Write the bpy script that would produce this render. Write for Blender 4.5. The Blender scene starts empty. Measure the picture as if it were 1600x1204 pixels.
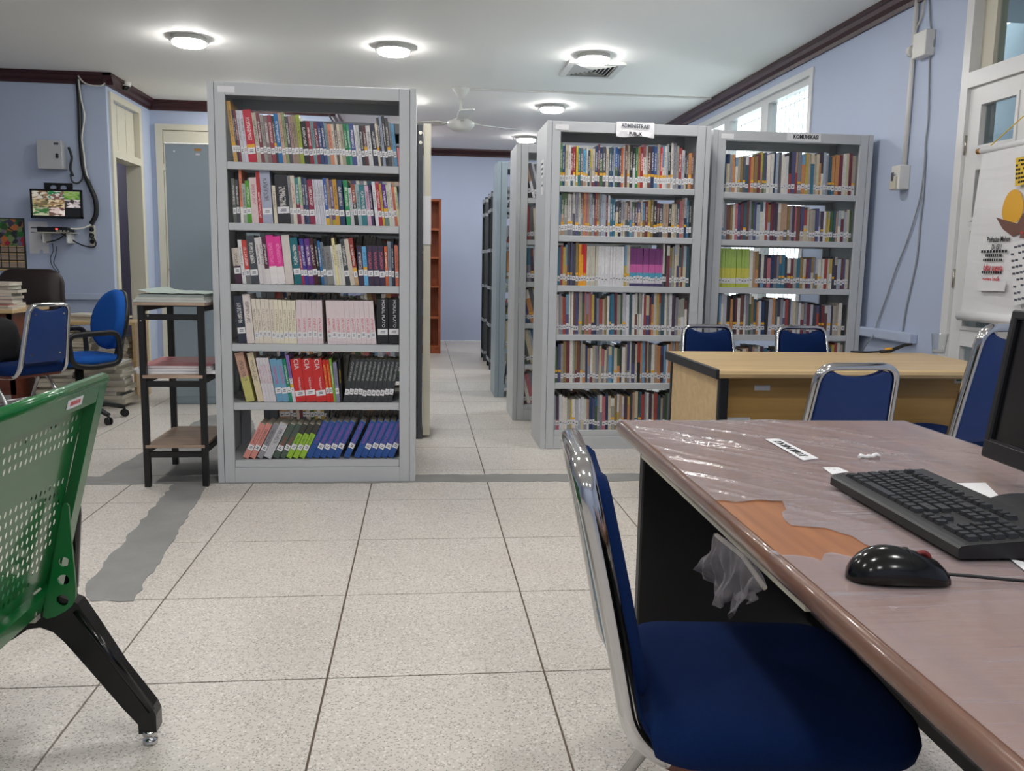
import bpy, bmesh, math, random
from mathutils import Vector, Matrix, geometry
PI = math.pi
C = bpy.context.scene.collection
S = bpy.context.scene
random.seed(7)

# ------------------------------------------------------------------ camera, world, exposure
FPX, PITCH, YAW, ROLL, CAMH = 1344.44, 0.138679, 0.105889, 0.017687, 1.1281
_f = Vector((math.sin(YAW)*math.cos(PITCH), math.cos(YAW)*math.cos(PITCH), -math.sin(PITCH)))
_r0 = Vector((math.cos(YAW), -math.sin(YAW), 0)); _u0 = _r0.cross(_f)
_r = math.cos(ROLL)*_r0 + math.sin(ROLL)*_u0
_u = math.cos(ROLL)*_u0 - math.sin(ROLL)*_r0
CAM = Vector((0, 0, CAMH))
cd = bpy.data.cameras.new('camera'); cam = bpy.data.objects.new('camera', cd); C.objects.link(cam)
cd.sensor_width = 36; cd.lens = FPX/1600*36; cd.clip_start = .02; cd.clip_end = 200
m3 = Matrix((_r, _u, -_f)).transposed()
cam.matrix_world = Matrix.Translation(CAM) @ m3.to_4x4()
S.camera = cam
w = bpy.data.worlds.new('overcast_sky'); S.world = w; w.use_nodes = True
w.node_tree.nodes['Background'].inputs[0].default_value = (.93, .97, 1, 1)
w.node_tree.nodes['Background'].inputs[1].default_value = 6.0
S.view_settings.view_transform = 'Standard'; S.view_settings.look = 'None'
S.view_settings.exposure = 0.0; S.view_settings.gamma = 1; S.view_settings.use_curve_mapping = False
LAMP = 80.0                      # emission of the ceiling lamp diffusers

def at(px, py, ax, v):           # where the sight line of a measured point meets a known plane of the room
    d = _f + _r*((px-800)/FPX) - _u*((py-602)/FPX)
    i = 'xyz'.index(ax)
    return CAM + d*((v-CAM[i])/d[i])

# ------------------------------------------------------------------ materials
def lin(c):
    return tuple((x/255/12.92 if x/255 <= .04045 else ((x/255+.055)/1.055)**2.4) for x in c) + (1,)
MATS = {}
class NT:
    def __init__(s, name):
        s.m = bpy.data.materials.new(name); s.m.use_nodes = True; s.t = s.m.node_tree; s.n = s.t.nodes
        s.b = s.n['Principled BSDF']; s.out = s.n['Material Output']
    def node(s, typ, **kw):
        n = s.n.new('ShaderNode'+typ)
        for k, v in kw.items():
            if k.startswith('i_'):
                key = k[2:]; n.inputs[int(key) if key.isdigit() else key].default_value = v
            else: setattr(n, k, v)
        return n
    def link(s, a, b): s.t.links.new(a, b)
    def math(s, op, a, b=None, clamp=False):
        n = s.n.new('ShaderNodeMath'); n.operation = op; n.use_clamp = clamp
        for i, x in enumerate((a, b)):
            if x is None: continue
            if isinstance(x, (int, float)): n.inputs[i].default_value = x
            else: s.link(x, n.inputs[i])
        return n.outputs[0]
    def mix(s, fac, a, b):
        n = s.n.new('ShaderNodeMix'); n.data_type = 'RGBA'
        for sock, x in ((n.inputs[0], fac), (n.inputs[6], a), (n.inputs[7], b)):
            if isinstance(x, (int, float, tuple)): sock.default_value = x
            else: s.link(x, sock)
        return n.outputs[2]
def mat(name, rgb, rough=.5, metal=0, var=.08, scale=12, bump=0, bscale=None, spec=.5, coat=0, stretch=None):
    if name in MATS: return MATS[name]
    t = NT(name); b = t.b
    tc = t.node('TexCoord')
    src = tc.outputs['Object']
    if stretch:
        mp = t.node('Mapping'); mp.inputs['Scale'].default_value = stretch; t.link(src, mp.inputs[0]); src = mp.outputs[0]
    nz = t.node('TexNoise', i_Scale=scale, i_Detail=4.0); t.link(src, nz.inputs['Vector'])
    c = lin(rgb); d = tuple(x*(1-var) for x in c[:3])+(1,); e = tuple(min(1, x*(1+var)) for x in c[:3])+(1,)
    t.link(t.mix(nz.outputs[0], d, e), b.inputs['Base Color'])
    b.inputs['Roughness'].default_value = rough; b.inputs['Metallic'].default_value = metal
    b.inputs['Specular IOR Level'].default_value = spec; b.inputs['Coat Weight'].default_value = coat
    if bump:
        n2 = t.node('TexNoise', i_Scale=bscale or scale*4, i_Detail=3.0); t.link(src, n2.inputs['Vector'])
        bp = t.node('Bump', i_Strength=bump, i_Distance=.004); t.link(n2.outputs[0], bp.inputs['Height']); t.link(bp.outputs[0], b.inputs['Normal'])
    MATS[name] = t.m
    return t.m
def wood(name, a, b_, scale=1.0, axis=0, rough=.45, coat=0):
    if name in MATS: return MATS[name]
    t = NT(name); tc = t.node('TexCoord'); mp = t.node('Mapping')
    st = [14*scale]*3; st[axis] = 1.1*scale; mp.inputs['Scale'].default_value = st
    t.link(tc.outputs['Object'], mp.inputs[0])
    nz = t.node('TexNoise', i_Scale=2.2, i_Detail=7.0, i_Distortion=.6); t.link(mp.outputs[0], nz.inputs['Vector'])
    r = t.node('ValToRGB'); r.color_ramp.elements[0].position = .32; r.color_ramp.elements[1].position = .68
    r.color_ramp.elements[0].color = lin(a); r.color_ramp.elements[1].color = lin(b_)
    t.link(nz.outputs[0], r.inputs[0]); t.link(r.outputs[0], t.b.inputs['Base Color'])
    t.b.inputs['Roughness'].default_value = rough; t.b.inputs['Coat Weight'].default_value = coat
    MATS[name] = t.m; return t.m

M = {}
M['wall'] = mat('wall_paint', (184, 196, 220), .55, var=.05, scale=1.6, bump=.08, bscale=60)
M['ceil'] = mat('ceiling_paint', (246, 245, 241), .75, var=.03, scale=.9, bump=.03, bscale=30)
M['maroon'] = mat('maroon_gloss_paint', (58, 22, 27), .4, var=.15, scale=6)
M['cream'] = mat('cream_paint', (212, 208, 190), .45, var=.04, scale=4)
M['white_paint'] = mat('white_gloss_paint', (222, 222, 222), .3, var=.03, scale=5)
M['steel_grey'] = mat('grey_powder_coat', (188, 191, 194), .42, var=.03, scale=3, bump=.03, bscale=150)
M['steel_blue'] = mat('blue_grey_enamel', (152, 168, 178), .38, var=.04, scale=2)
M['rack_grey'] = mat('slotted_rack_enamel', (146, 152, 158), .45, var=.06, scale=5)
M['dark_rack'] = mat('dark_rack_enamel', (70, 74, 78), .5, var=.08, scale=5)
M['black_steel'] = mat('black_steel', (14, 14, 15), .42, var=.2, scale=9)
M['black_plastic'] = mat('black_plastic', (22, 23, 25), .42, var=.15, scale=30, bump=.05, bscale=400)
M['key_plastic'] = mat('key_plastic', (34, 35, 38), .38, var=.1, scale=60)
M['gloss_black'] = mat('gloss_black_plastic', (10, 11, 12), .16, var=.1, scale=20)
M['black_board'] = mat('black_laminate', (13, 13, 14), .45, var=.2, scale=8, bump=.05, bscale=120)
M['chrome'] = mat('chrome_plate', (205, 205, 205), .09, 1, var=.05, scale=14)
M['dull_chrome'] = mat('worn_chrome', (190, 190, 190), .24, 1, var=.1, scale=20)
M['fabric'] = mat('navy_fabric', (4, 33, 80), .9, var=.16, scale=160, bump=.35, bscale=700, spec=.2)
M['fabric_l'] = mat('blue_fabric', (26, 86, 168), .9, var=.14, scale=160, bump=.3, bscale=600, spec=.2)
M['vinyl'] = mat('blue_vinyl', (20, 52, 112), .5, var=.08, scale=20, bump=.08, bscale=200)
M['teal_vinyl'] = mat('teal_vinyl', (34, 92, 118), .55, var=.08, scale=20, bump=.08, bscale=200)
M['green'] = mat('green_enamel', (16, 104, 48), .24, var=.06, scale=5, coat=.3)
M['paper'] = mat('paper', (228, 228, 230), .8, var=.03, scale=20)
M['ink'] = mat('black_ink', (25, 25, 30), .8, var=.1)
M['red_ink'] = mat('red_ink', (200, 60, 70), .8, var=.1)
M['yellow_paper'] = mat('yellow_paper', (226, 190, 70), .8, var=.05)
M['brown_print'] = mat('brown_print', (116, 84, 74), .8, var=.08)
M['brown_leather'] = mat('brown_leather', (34, 20, 18), .42, var=.2, scale=10, bump=.1, bscale=120)
M['pages'] = mat('page_block', (214, 206, 188), .9, var=.12, scale=8, stretch=(500, 4, 4))
M['label'] = mat('call_number_label', (224, 224, 226), .6, var=.03, scale=30)
M['label_dark'] = mat('label_print', (80, 84, 96), .7, var=.2)
M['yellow_band'] = mat('yellow_sticker', (226, 170, 50), .6, var=.05)
M['plate_wood'] = wood('pale_ply', (150, 128, 112), (184, 162, 142), 1, 0, .6)
M['pale_wood'] = wood('pale_beech', (193, 163, 116), (209, 181, 135), .8, 0, .38)
M['desk_front'] = wood('pale_beech_panel', (180, 140, 74), (196, 156, 88), .8, 0, .45)
M['brown_wood'] = wood('red_brown_wood', (92, 44, 30), (116, 60, 42), 1, 0, .4)
M['orange_wood'] = wood('orange_wood', (150, 72, 38), (176, 92, 52), 1, 2, .5)
M['desk_wood'] = wood('cherry_laminate', (142, 86, 48), (168, 110, 66), 1.2, 1, .35)
M['edge_wood'] = wood('brown_edging', (96, 62, 42), (124, 82, 56), 1.2, 1, .3, .4)
M['cement'] = mat('cement_patch', (142, 142, 140), .85, var=.22, scale=7, bump=.4, bscale=60)
M['grout'] = mat('grout', (112, 98, 86), .9, var=.15, scale=8)
M['white_plastic'] = mat('white_plastic', (222, 221, 216), .35, var=.03)
M['beige_plastic'] = mat('beige_plastic', (200, 196, 180), .4, var=.05)
M['gold'] = mat('gold_knob', (176, 128, 66), .35, .6, var=.1)
M['black_cloth'] = mat('black_nylon', (12, 12, 14), .85, var=.2, scale=60, bump=.2, bscale=300)
M['screw'] = mat('screw_steel', (186, 182, 170), .25, 1, var=.1)
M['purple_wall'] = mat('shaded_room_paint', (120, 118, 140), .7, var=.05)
M['added_backdrop'] = mat('added_backdrop_wall', (116, 130, 140), .8, var=.15, scale=1.4)  # grey-blue of the added backdrop, gives the upper door panes their dim tone
M['added_backdrop_dark'] = mat('added_backdrop_dark', (18, 20, 22), .8, var=.3, scale=4)  # near black part of the added backdrop, darkens the lower door panes
M['added_backdrop_floor'] = mat('added_backdrop_floor', (120, 120, 116), .8, var=.15, scale=4)
def terrazzo():
    t = NT('terrazzo'); tc = t.node('TexCoord'); geo = t.node('NewGeometry'); pos = geo.outputs['Position']
    oi = t.node('ObjectInfo')
    base = t.node('TexNoise', i_Scale=1.7, i_Detail=3.0); t.link(pos, base.inputs['Vector'])
    col = t.mix(base.outputs[0], lin((206, 199, 190)), lin((222, 217, 210)))
    def flecks(scale, thr, lo, keep, rgb, str_):
        mp = t.node('Mapping'); mp.inputs['Scale'].default_value = str_; mp.inputs['Rotation'].default_value = (0, 0, scale*.07); t.link(pos, mp.inputs[0])
        v = t.node('TexVoronoi', i_Scale=scale, i_Randomness=1.0); t.link(mp.outputs[0], v.inputs['Vector'])
        hs = t.node('SeparateColor'); t.link(v.outputs['Color'], hs.inputs[0])
        a = t.math('LESS_THAN', v.outputs['Distance'], thr); b = t.math('GREATER_THAN', hs.outputs[0], keep)
        return t.math('MULTIPLY', t.math('MULTIPLY', a, b), lo), rgb
    for f, rgb in (flecks(95, .42, .45, .60, (132, 122, 112), (1, 1.8, 1)), flecks(120, .36, .58, .72, (104, 100, 96), (1.7, 1, 1)), flecks(80, .40, .7, .70, (236, 232, 226), (1.3, 1, 1)), flecks(150, .34, .5, .80, (74, 72, 70), (1, 1.2, 1))):
        col = t.mix(f, col, lin(rgb))
    dirt = t.node('TexNoise', i_Scale=.9, i_Detail=5.0); t.link(pos, dirt.inputs['Vector'])
    col = t.mix(t.math('MULTIPLY', t.math('SUBTRACT', dirt.outputs[0], .52, True), 1.2), col, lin((186, 168, 152)))
    t.link(col, t.b.inputs['Base Color'])
    rr = t.node('MapRange'); rr.inputs[3].default_value = .28; rr.inputs[4].default_value = .5; t.link(dirt.outputs[0], rr.inputs[0]); t.link(rr.outputs[0], t.b.inputs['Roughness'])
    return t.m
M['terrazzo'] = terrazzo()
def terrazzo_far():
    t = NT('terrazzo_far'); geo = t.node('NewGeometry'); sp = t.node('SeparateXYZ'); t.link(geo.outputs['Position'], sp.inputs[0])
    def line(c, off):
        fr = t.math('FRACT', t.math('DIVIDE', t.math('SUBTRACT', c, off), .6)); d = t.math('ABSOLUTE', t.math('SUBTRACT', fr, .5))
        return t.math('GREATER_THAN', d, .493)
    l = t.math('MAXIMUM', line(sp.outputs[0], -.255-6), line(sp.outputs[1], 2.262-12))
    nz = t.node('TexNoise', i_Scale=60.0, i_Detail=3.0); t.link(geo.outputs['Position'], nz.inputs['Vector'])
    c = t.mix(nz.outputs[0], lin((186, 178, 168)), lin((216, 210, 202)))
    t.link(t.mix(l, c, lin((140, 128, 116))), t.b.inputs['Base Color']); t.b.inputs['Roughness'].default_value = .4
    return t.m
M['terrazzo_far'] = terrazzo_far()
def emit(name, rgb, s, base=(230, 230, 230)):
    t = NT(name); t.b.inputs['Base Color'].default_value = lin(base)
    nz = t.node('TexNoise', i_Scale=3.0); c = lin(rgb)
    t.link(t.mix(nz.outputs[0], tuple(x*.97 for x in c[:3])+(1,), c), t.b.inputs['Emission Color']); t.b.inputs['Emission Strength'].default_value = s
    return t.m
M['lamp'] = emit('lamp_diffuser', (255, 253, 250), LAMP)
M['led'] = emit('red_led', (255, 40, 30), 3)
def glass(name, tint, fac, rough=.02):
    t = NT(name); t.n.remove(t.b)
    tr = t.node('BsdfTransparent'); tr.inputs[0].default_value = lin(tint)
    gl = t.node('BsdfGlossy'); gl.inputs['Roughness'].default_value = rough
    lw = t.node('LayerWeight', i_Blend=.5); nz = t.node('TexNoise', i_Scale=8.0)
    mx = t.node('MixShader'); t.link(t.math('ADD', t.math('ADD', .04, t.math('MULTIPLY', t.math('POWER', lw.outputs['Facing'], 5), .85)), t.math('MULTIPLY', nz.outputs[0], fac)), mx.inputs[0])
    t.link(tr.outputs[0], mx.inputs[1]); t.link(gl.outputs[0], mx.inputs[2]); t.link(mx.outputs[0], t.out.inputs[0])
    return t.m
M['pane'] = glass('window_glass', (236, 242, 242), .03)
M['clear'] = glass('clear_plastic', (252, 253, 253), .03, .08)
def film(name, gain):
    t = NT(name); geo = t.node('NewGeometry')
    mp = t.node('Mapping'); mp.inputs['Rotation'].default_value = (0, 0, -.5); mp.inputs['Scale'].default_value = (3, 34, 1); t.link(geo.outputs['Position'], mp.inputs[0])
    nz = t.node('TexNoise', i_Scale=1.6, i_Detail=5.0, i_Distortion=.5); t.link(mp.outputs[0], nz.inputs['Vector'])
    n2 = t.node('TexNoise', i_Scale=38.0, i_Detail=4.0); t.link(geo.outputs['Position'], n2.inputs['Vector'])
    bp = t.node('Bump', i_Strength=.5, i_Distance=.004); t.link(t.math('ADD', nz.outputs[0], t.math('MULTIPLY', n2.outputs[0], .25)), bp.inputs['Height'])
    b = t.b; b.inputs['Base Color'].default_value = lin((178, 172, 178)); b.inputs['Roughness'].default_value = .14; b.inputs['Coat Weight'].default_value = .3; b.inputs['Coat Roughness'].default_value = .05
    t.link(bp.outputs[0], b.inputs['Normal'])
    big = t.node('TexNoise', i_Scale=2.5, i_Detail=4.0); t.link(geo.outputs['Position'], big.inputs['Vector'])
    al = t.math('ADD', .32, t.math('MULTIPLY', big.outputs[0], .38)); al = t.math('ADD', al, t.math('MULTIPLY', t.math('SUBTRACT', nz.outputs[0], .55, True), .9), True)
    t.link(t.math('MULTIPLY', al, gain, True), b.inputs['Alpha'])
    return t.m
M['film'] = film('plastic_film', 1.0); M['film_edge'] = film('plastic_film_edge', .2); M['film_rag'] = film('torn_plastic', .62)
def book_cover():
    t = NT('book_cover'); b = t.b
    def attr(n): return t.node('Attribute', attribute_type='OBJECT', attribute_name=n)
    tc = t.node('TexCoord'); sp = t.node('SeparateXYZ'); t.link(tc.outputs['Generated'], sp.inputs[0])
    ob = t.node('SeparateXYZ'); t.link(tc.outputs['Object'], ob.inputs[0])
    oi = t.node('ObjectInfo')
    z = sp.outputs[2]; x = sp.outputs[0]
    pr = attr('print_span'); ps = t.node('SeparateXYZ'); t.link(pr.outputs['Vector'], ps.inputs[0])   # from, to, split
    spine = t.math('LESS_THAN', sp.outputs[1], .03)
    up = t.math('GREATER_THAN', z, ps.outputs[2])
    c = t.mix(up, attr('band_colour').outputs['Color'], attr('cover_colour').outputs['Color'])
    ins = t.math('MULTIPLY', t.math('GREATER_THAN', z, ps.outputs[0]), t.math('LESS_THAN', z, ps.outputs[1]))
    ins = t.math('MULTIPLY', ins, t.math('LESS_THAN', t.math('ABSOLUTE', t.math('SUBTRACT', x, .5)), .24))
    q = t.node('CombineXYZ'); t.link(t.math('ROUND', t.math('MULTIPLY', ob.outputs[2], 420)), q.inputs[2]); t.link(t.math('ROUND', t.math('MULTIPLY', x, 7)), q.inputs[0]); t.link(t.math('MULTIPLY', oi.outputs['Random'], 99), q.inputs[1])
    wn = t.node('TexWhiteNoise'); t.link(q.outputs[0], wn.inputs['Vector'])
    tx = t.math('MULTIPLY', t.math('MULTIPLY', ins, t.math('GREATER_THAN', wn.outputs[0], .42)), spine)
    c = t.mix(t.math('MULTIPLY', tx, .62), c, attr('print_colour').outputs['Color'])
    nz = t.node('TexNoise', i_Scale=26.0, i_Detail=3.0); t.link(tc.outputs['Object'], nz.inputs['Vector'])
    hv = t.node('HueSaturation'); t.link(c, hv.inputs['Color']); t.link(t.math('ADD', .86, t.math('MULTIPLY', nz.outputs[0], .28)), hv.inputs['Value'])
    t.link(hv.outputs[0], b.inputs['Base Color']); b.inputs['Roughness'].default_value = .38
    return t.m
M['book'] = book_cover()
def book_mass():
    t = NT('book_mass'); a = t.node('Attribute', attribute_type='GEOMETRY', attribute_name='Col')
    geo = t.node('NewGeometry'); mp = t.node('Mapping'); mp.inputs['Scale'].default_value = (260, 260, 60); t.link(geo.outputs['Position'], mp.inputs[0])
    nz = t.node('TexNoise', i_Scale=1.0, i_Detail=2.0); t.link(mp.outputs[0], nz.inputs['Vector'])
    hv = t.node('HueSaturation'); t.link(a.outputs['Color'], hv.inputs['Color']); t.link(t.math('ADD', .7, t.math('MULTIPLY', nz.outputs[0], .6)), hv.inputs['Value'])
    t.link(hv.outputs[0], t.b.inputs['Base Color']); t.b.inputs['Roughness'].default_value = .45
    return t.m
M['book_mass'] = book_mass()

# ------------------------------------------------------------------ mesh helpers
class MB:
    def __init__(s, xf=None): s.v = []; s.f = []; s.sm = []; s.mi = []; s.xf = xf; s.mats = []; s.jit = True
    def idx(s, m):
        if m is None: return 0
        if m not in s.mats: s.mats.append(m)
        return s.mats.index(m)
    def add(s, vs, fs, smooth=False, m=None):
        o = len(s.v); k = s.idx(m)
        for p in vs: s.v.append(tuple(s.xf @ Vector(p)) if s.xf else tuple(p))
        for f in fs: s.f.append(tuple(i+o for i in f)); s.sm.append(smooth); s.mi.append(k)
        return s
    def box(s, x0, x1, y0, y1, z0, z1, m=None):
        if x1 < x0: x0, x1 = x1, x0
        if y1 < y0: y0, y1 = y1, y0
        if z1 < z0: z0, z1 = z1, z0
        if s.jit and min(x1-x0, y1-y0, z1-z0) > .008:      # overlapping boxes of one frame never share a plane
            e = (len(s.f)//6 % 7)*.00013; x0 += e; x1 -= e; y0 += e; y1 -= e; z0 += e; z1 -= e
        return s.add([(x0,y0,z0),(x1,y0,z0),(x1,y1,z0),(x0,y1,z0),(x0,y0,z1),(x1,y0,z1),(x1,y1,z1),(x0,y1,z1)],
                     [(0,3,2,1),(4,5,6,7),(0,1,5,4),(1,2,6,5),(2,3,7,6),(3,0,4,7)], m=m)
    def rbox(s, x0, x1, y0, y1, z0, z1, r=.004, seg=2, m=None):
        bm = bmesh.new(); bmesh.ops.create_cube(bm, size=1)
        for v in bm.verts: v.co = Vector(((x0+x1)/2+v.co.x*abs(x1-x0), (y0+y1)/2+v.co.y*abs(y1-y0), (z0+z1)/2+v.co.z*abs(z1-z0)))
        r = min(r, .49*min(abs(x1-x0), abs(y1-y0), abs(z1-z0)))
        bmesh.ops.bevel(bm, geom=bm.edges[:], offset=r, segments=seg, profile=.5, affect='EDGES')
        bm.verts.index_update()
        s.add([v.co.copy() for v in bm.verts], [tuple(v.index for v in f.verts) for f in bm.faces], m=m); bm.free(); return s
    def tube(s, pts, r, n=10, m=None, cap=True, closed=False, flat=None):
        pts = [Vector(p) for p in pts]; rings = []; N = len(pts)
        up = Vector((0, 0, 1)); t0 = (pts[1]-pts[0]).normalized()
        if abs(t0.dot(up)) > .9: up = Vector((0, 1, 0)) if flat is None else Vector(flat)
        if flat is not None: up = Vector(flat)
        nrm = (up - t0*up.dot(t0)).normalized()
        for i, p in enumerate(pts):
            if closed: t = (pts[(i+1) % N]-pts[i-1]).normalized()
            elif i == 0: t = t0
            elif i == N-1: t = (pts[-1]-pts[-2]).normalized()
            else: t = ((pts[i+1]-p).normalized()+(p-pts[i-1]).normalized()).normalized()
            nrm = (nrm - t*nrm.dot(t)).normalized(); bi = t.cross(nrm)
            rr = r[i] if isinstance(r, list) else r
            ra, rb = rr if isinstance(rr, (list, tuple)) else (rr, rr)
            rings.append([p + nrm*ra*math.cos(2*PI*k/n) + bi*rb*math.sin(2*PI*k/n) for k in range(n)])
        vs = [v for ring in rings for v in ring]; fs = []
        for i in range(N if closed else N-1):
            j = (i+1) % N
            for k in range(n): k2 = (k+1) % n; fs.append((i*n+k, i*n+k2, j*n+k2, j*n+k))
        s.add(vs, fs, True, m)
        if cap and not closed:
            s.add(rings[0], [tuple(range(n))[::-1]], m=m); s.add(rings[-1], [tuple(range(n))], m=m)
        return s
    def cyl(s, a, b, r, n=16, m=None, r2=None): return s.tube([a, b], [r, r if r2 is None else r2], n, m)
    def lathe(s, prof, c=(0, 0, 0), n=24, m=None, smooth=True):
        vs = []; fs = []
        for (r, z) in prof:
            for k in range(n): a = 2*PI*k/n; vs.append((c[0]+r*math.cos(a), c[1]+r*math.sin(a), c[2]+z))
        for i in range(len(prof)-1):
            for k in range(n): k2 = (k+1) % n; fs.append((i*n+k, i*n+k2, (i+1)*n+k2, (i+1)*n+k))
        s.add(vs, fs, smooth, m)
        if prof[0][0] > 1e-5: s.add(vs[:n], [tuple(range(n))[::-1]], m=m)
        if prof[-1][0] > 1e-5: s.add(vs[-n:], [tuple(range(n))], m=m)
        return s
    def loft(s, rings, smooth=True, m=None, caps=True):
        n = len(rings[0]); vs = [p for r in rings for p in r]; fs = []
        for i in range(len(rings)-1):
            for k in range(n): k2 = (k+1) % n; fs.append((i*n+k, i*n+k2, (i+1)*n+k2, (i+1)*n+k))
        s.add(vs, fs, smooth, m)
        if caps: s.add(rings[0], [tuple(range(n))[::-1]], smooth, m); s.add(rings[-1], [tuple(range(n))], smooth, m)
        return s
    def plate(s, outer, holes, fn0, fn1, m=None):
        """flat plate from a 2D outline with holes; fn0/fn1 map (u,v) to the two faces"""
        pts = []; edges = []; loops = []
        for lp in [outer]+list(holes):
            o = len(pts); pts += [Vector(p) for p in lp]; edges += [(o+i, o+(i+1) % len(lp)) for i in range(len(lp))]; loops.append((o, len(lp)))
        res = geometry.delaunay_2d_cdt(pts, edges, [], 0, 1e-6)
        V = res[0]; F = [tuple(f) for f in res[2]]
        def inside(p, lp):
            c = False; n = len(lp)
            for i in range(n):
                a = lp[i]; b = lp[i-1]
                if (a[1] > p[1]) != (b[1] > p[1]) and p[0] < (b[0]-a[0])*(p[1]-a[1])/(b[1]-a[1])+a[0]: c = not c
            return c
        F2 = []
        for f in F:
            cx = sum(V[i].x for i in f)/len(f); cy = sum(V[i].y for i in f)/len(f)
            if inside((cx, cy), outer) and not any(inside((cx, cy), h) for h in holes): F2.append(f)
        n = len(V)
        s.add([fn0(p.x, p.y) for p in V]+[fn1(p.x, p.y) for p in V], F2+[tuple(i+n for i in f[::-1]) for f in F2], m=m)
        for lp in [outer]+list(holes):
            k = len(lp)
            s.add([fn0(*p) for p in lp]+[fn1(*p) for p in lp], [(i, k+i, k+(i+1) % k, (i+1) % k) for i in range(k)], m=m)
        return s
    def build(s, name, m=None, parent=None, fix=True, bevel=0):
        me = bpy.data.meshes.new(name); me.from_pydata([tuple(v) for v in s.v], [], s.f)
        for mm in (s.mats or [m]): me.materials.append(mm)
        if s.mats and None in s.mats: me.materials[s.mats.index(None)] = m
        me.polygons.foreach_set('use_smooth', s.sm); me.polygons.foreach_set('material_index', s.mi)
        if fix:
            bm = bmesh.new(); bm.from_mesh(me); bmesh.ops.remove_doubles(bm, verts=bm.verts, dist=1e-6); bmesh.ops.recalc_face_normals(bm, faces=bm.faces); bm.to_mesh(me); bm.free()
        o = bpy.data.objects.new(name, me); C.objects.link(o)
        if parent: o.parent = parent
        return o
def thing(name, label, cat, loc=(0, 0, 0), rz=0, group=None):
    o = bpy.data.objects.new(name, None); C.objects.link(o); o.empty_display_size = .1
    o.location = loc; o.rotation_euler = (0, 0, rz); o['label'] = label; o['category'] = cat
    if group: o['group'] = group
    return o
def tag(o, label, cat, group=None):
    o['label'] = label; o['category'] = cat
    if group: o['group'] = group
    return o
def struct(o): o['kind'] = 'structure'; return o
def dup(root, loc, rz, label, group=None, sc=None):
    r = root.copy(); C.objects.link(r); r.location = loc; r.rotation_euler = (0, 0, rz); r['label'] = label
    if group: r['group'] = group
    if sc: r.scale = sc
    for ch in list(root.children):
        c = ch.copy(); C.objects.link(c); c.parent = r
        for g in ch.children:
            d = g.copy(); C.objects.link(d); d.parent = c
    return r
def rrect(w, d, r, n=5, cx=0, cy=0):
    out = []
    for (sx, sy, a0) in ((1, 1, 0), (-1, 1, 90), (-1, -1, 180), (1, -1, 270)):
        for k in range(n+1):
            a = math.radians(a0+90*k/n); out.append((cx+sx*(w/2-r)+r*math.cos(a), cy+sy*(d/2-r)+r*math.sin(a)))
    return out
def smooth_path(pts, sub=6):
    P = [Vector(p) for p in pts]; out = []
    for i in range(len(P)-1):
        p0 = P[max(i-1, 0)]; p1 = P[i]; p2 = P[i+1]; p3 = P[min(i+2, len(P)-1)]
        for k in range(sub):
            t = k/sub; out.append(.5*((2*p1)+(p2-p0)*t+(2*p0-5*p1+4*p2-p3)*t*t+(3*p1-p0-3*p2+p3)*t**3))
    out.append(P[-1]); return out
def round_path(pts, r, n=5):
    P = [Vector(p) for p in pts]; out = [P[0]]
    for i in range(1, len(P)-1):
        a = (P[i-1]-P[i]); b = (P[i+1]-P[i]); rr = min(r, a.length*.49, b.length*.49)
        A = P[i]+a.normalized()*rr; B = P[i]+b.normalized()*rr
        for k in range(n+1): t = k/n; out.append((1-t)**2*A+2*t*(1-t)*P[i]+t*t*B)
    out.append(P[-1]); return out
def text(body, size, mtx, m, parent=None, name='lettering', sx=1, bold=.0, align='CENTER'):
    cu = bpy.data.curves.new(name, 'FONT'); cu.body = body; cu.size = size; cu.align_x = align; cu.align_y = 'CENTER'; cu.extrude = .0003; cu.offset = bold; cu.resolution_u = 2
    to = bpy.data.objects.new(name, cu); C.objects.link(to)
    dg = bpy.context.evaluated_depsgraph_get(); me = bpy.data.meshes.new_from_object(to.evaluated_get(dg))
    bpy.data.objects.remove(to); bpy.data.curves.remove(cu)
    me.materials.clear(); me.materials.append(m)
    o = bpy.data.objects.new(name, me); C.objects.link(o)
    if parent: o.parent = parent
    o.matrix_local = mtx @ Matrix.Diagonal((sx, 1, 1, 1))
    return o
def basis(o, x, y, z=None):
    x = Vector(x).normalized(); y = Vector(y).normalized(); z = x.cross(y) if z is None else Vector(z)
    m = Matrix((x, y, z)).transposed().to_4x4(); m.translation = Vector(o); return m

# ------------------------------------------------------------------ room shell
ZC = 2.78; XR = 2.88; XL = -2.86; YM = 8.45; YN = 9.72; YB = 12.85; XN = -1.0; XO = -5.6; YF = -3.2
X0, Y0 = -.255, 2.262
fl = struct(MB().box(XO, XR, YF, YB, -.12, -.006).build('floor', M['grout']))
tile_me = None
for k in range(-6, 6):
    for r in range(-3, 11):
        xa = X0+k*.6; xb = min(xa+.6, XR); ya = Y0+r*.6
        if k == 5: continue
        if tile_me is None:
            o = MB().box(.003, .597, .003, .597, -.006, 0).build('floor_tile', M['terrazzo'], fl); tile_me = o.data
        else:
            o = bpy.data.objects.new('floor_tile', tile_me); C.objects.link(o); o.parent = fl
        o.location = (xa, ya, random.uniform(-.0006, 0))
xa, xb, ya, yb = X0-3.6, X0+3.0, Y0-1.8, Y0+6.6
mb = MB()
for (a, b, c, d) in ((XO, xa, YF, YB), (xa, XR, YF, ya), (xa, XR, yb, YB), (xb, XR, ya, yb)): mb.box(a, b, c, d, -.006, -.0003)
o = mb.build('far_tiles', M['terrazzo_far'], fl); o['kind'] = 'stuff'
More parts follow.
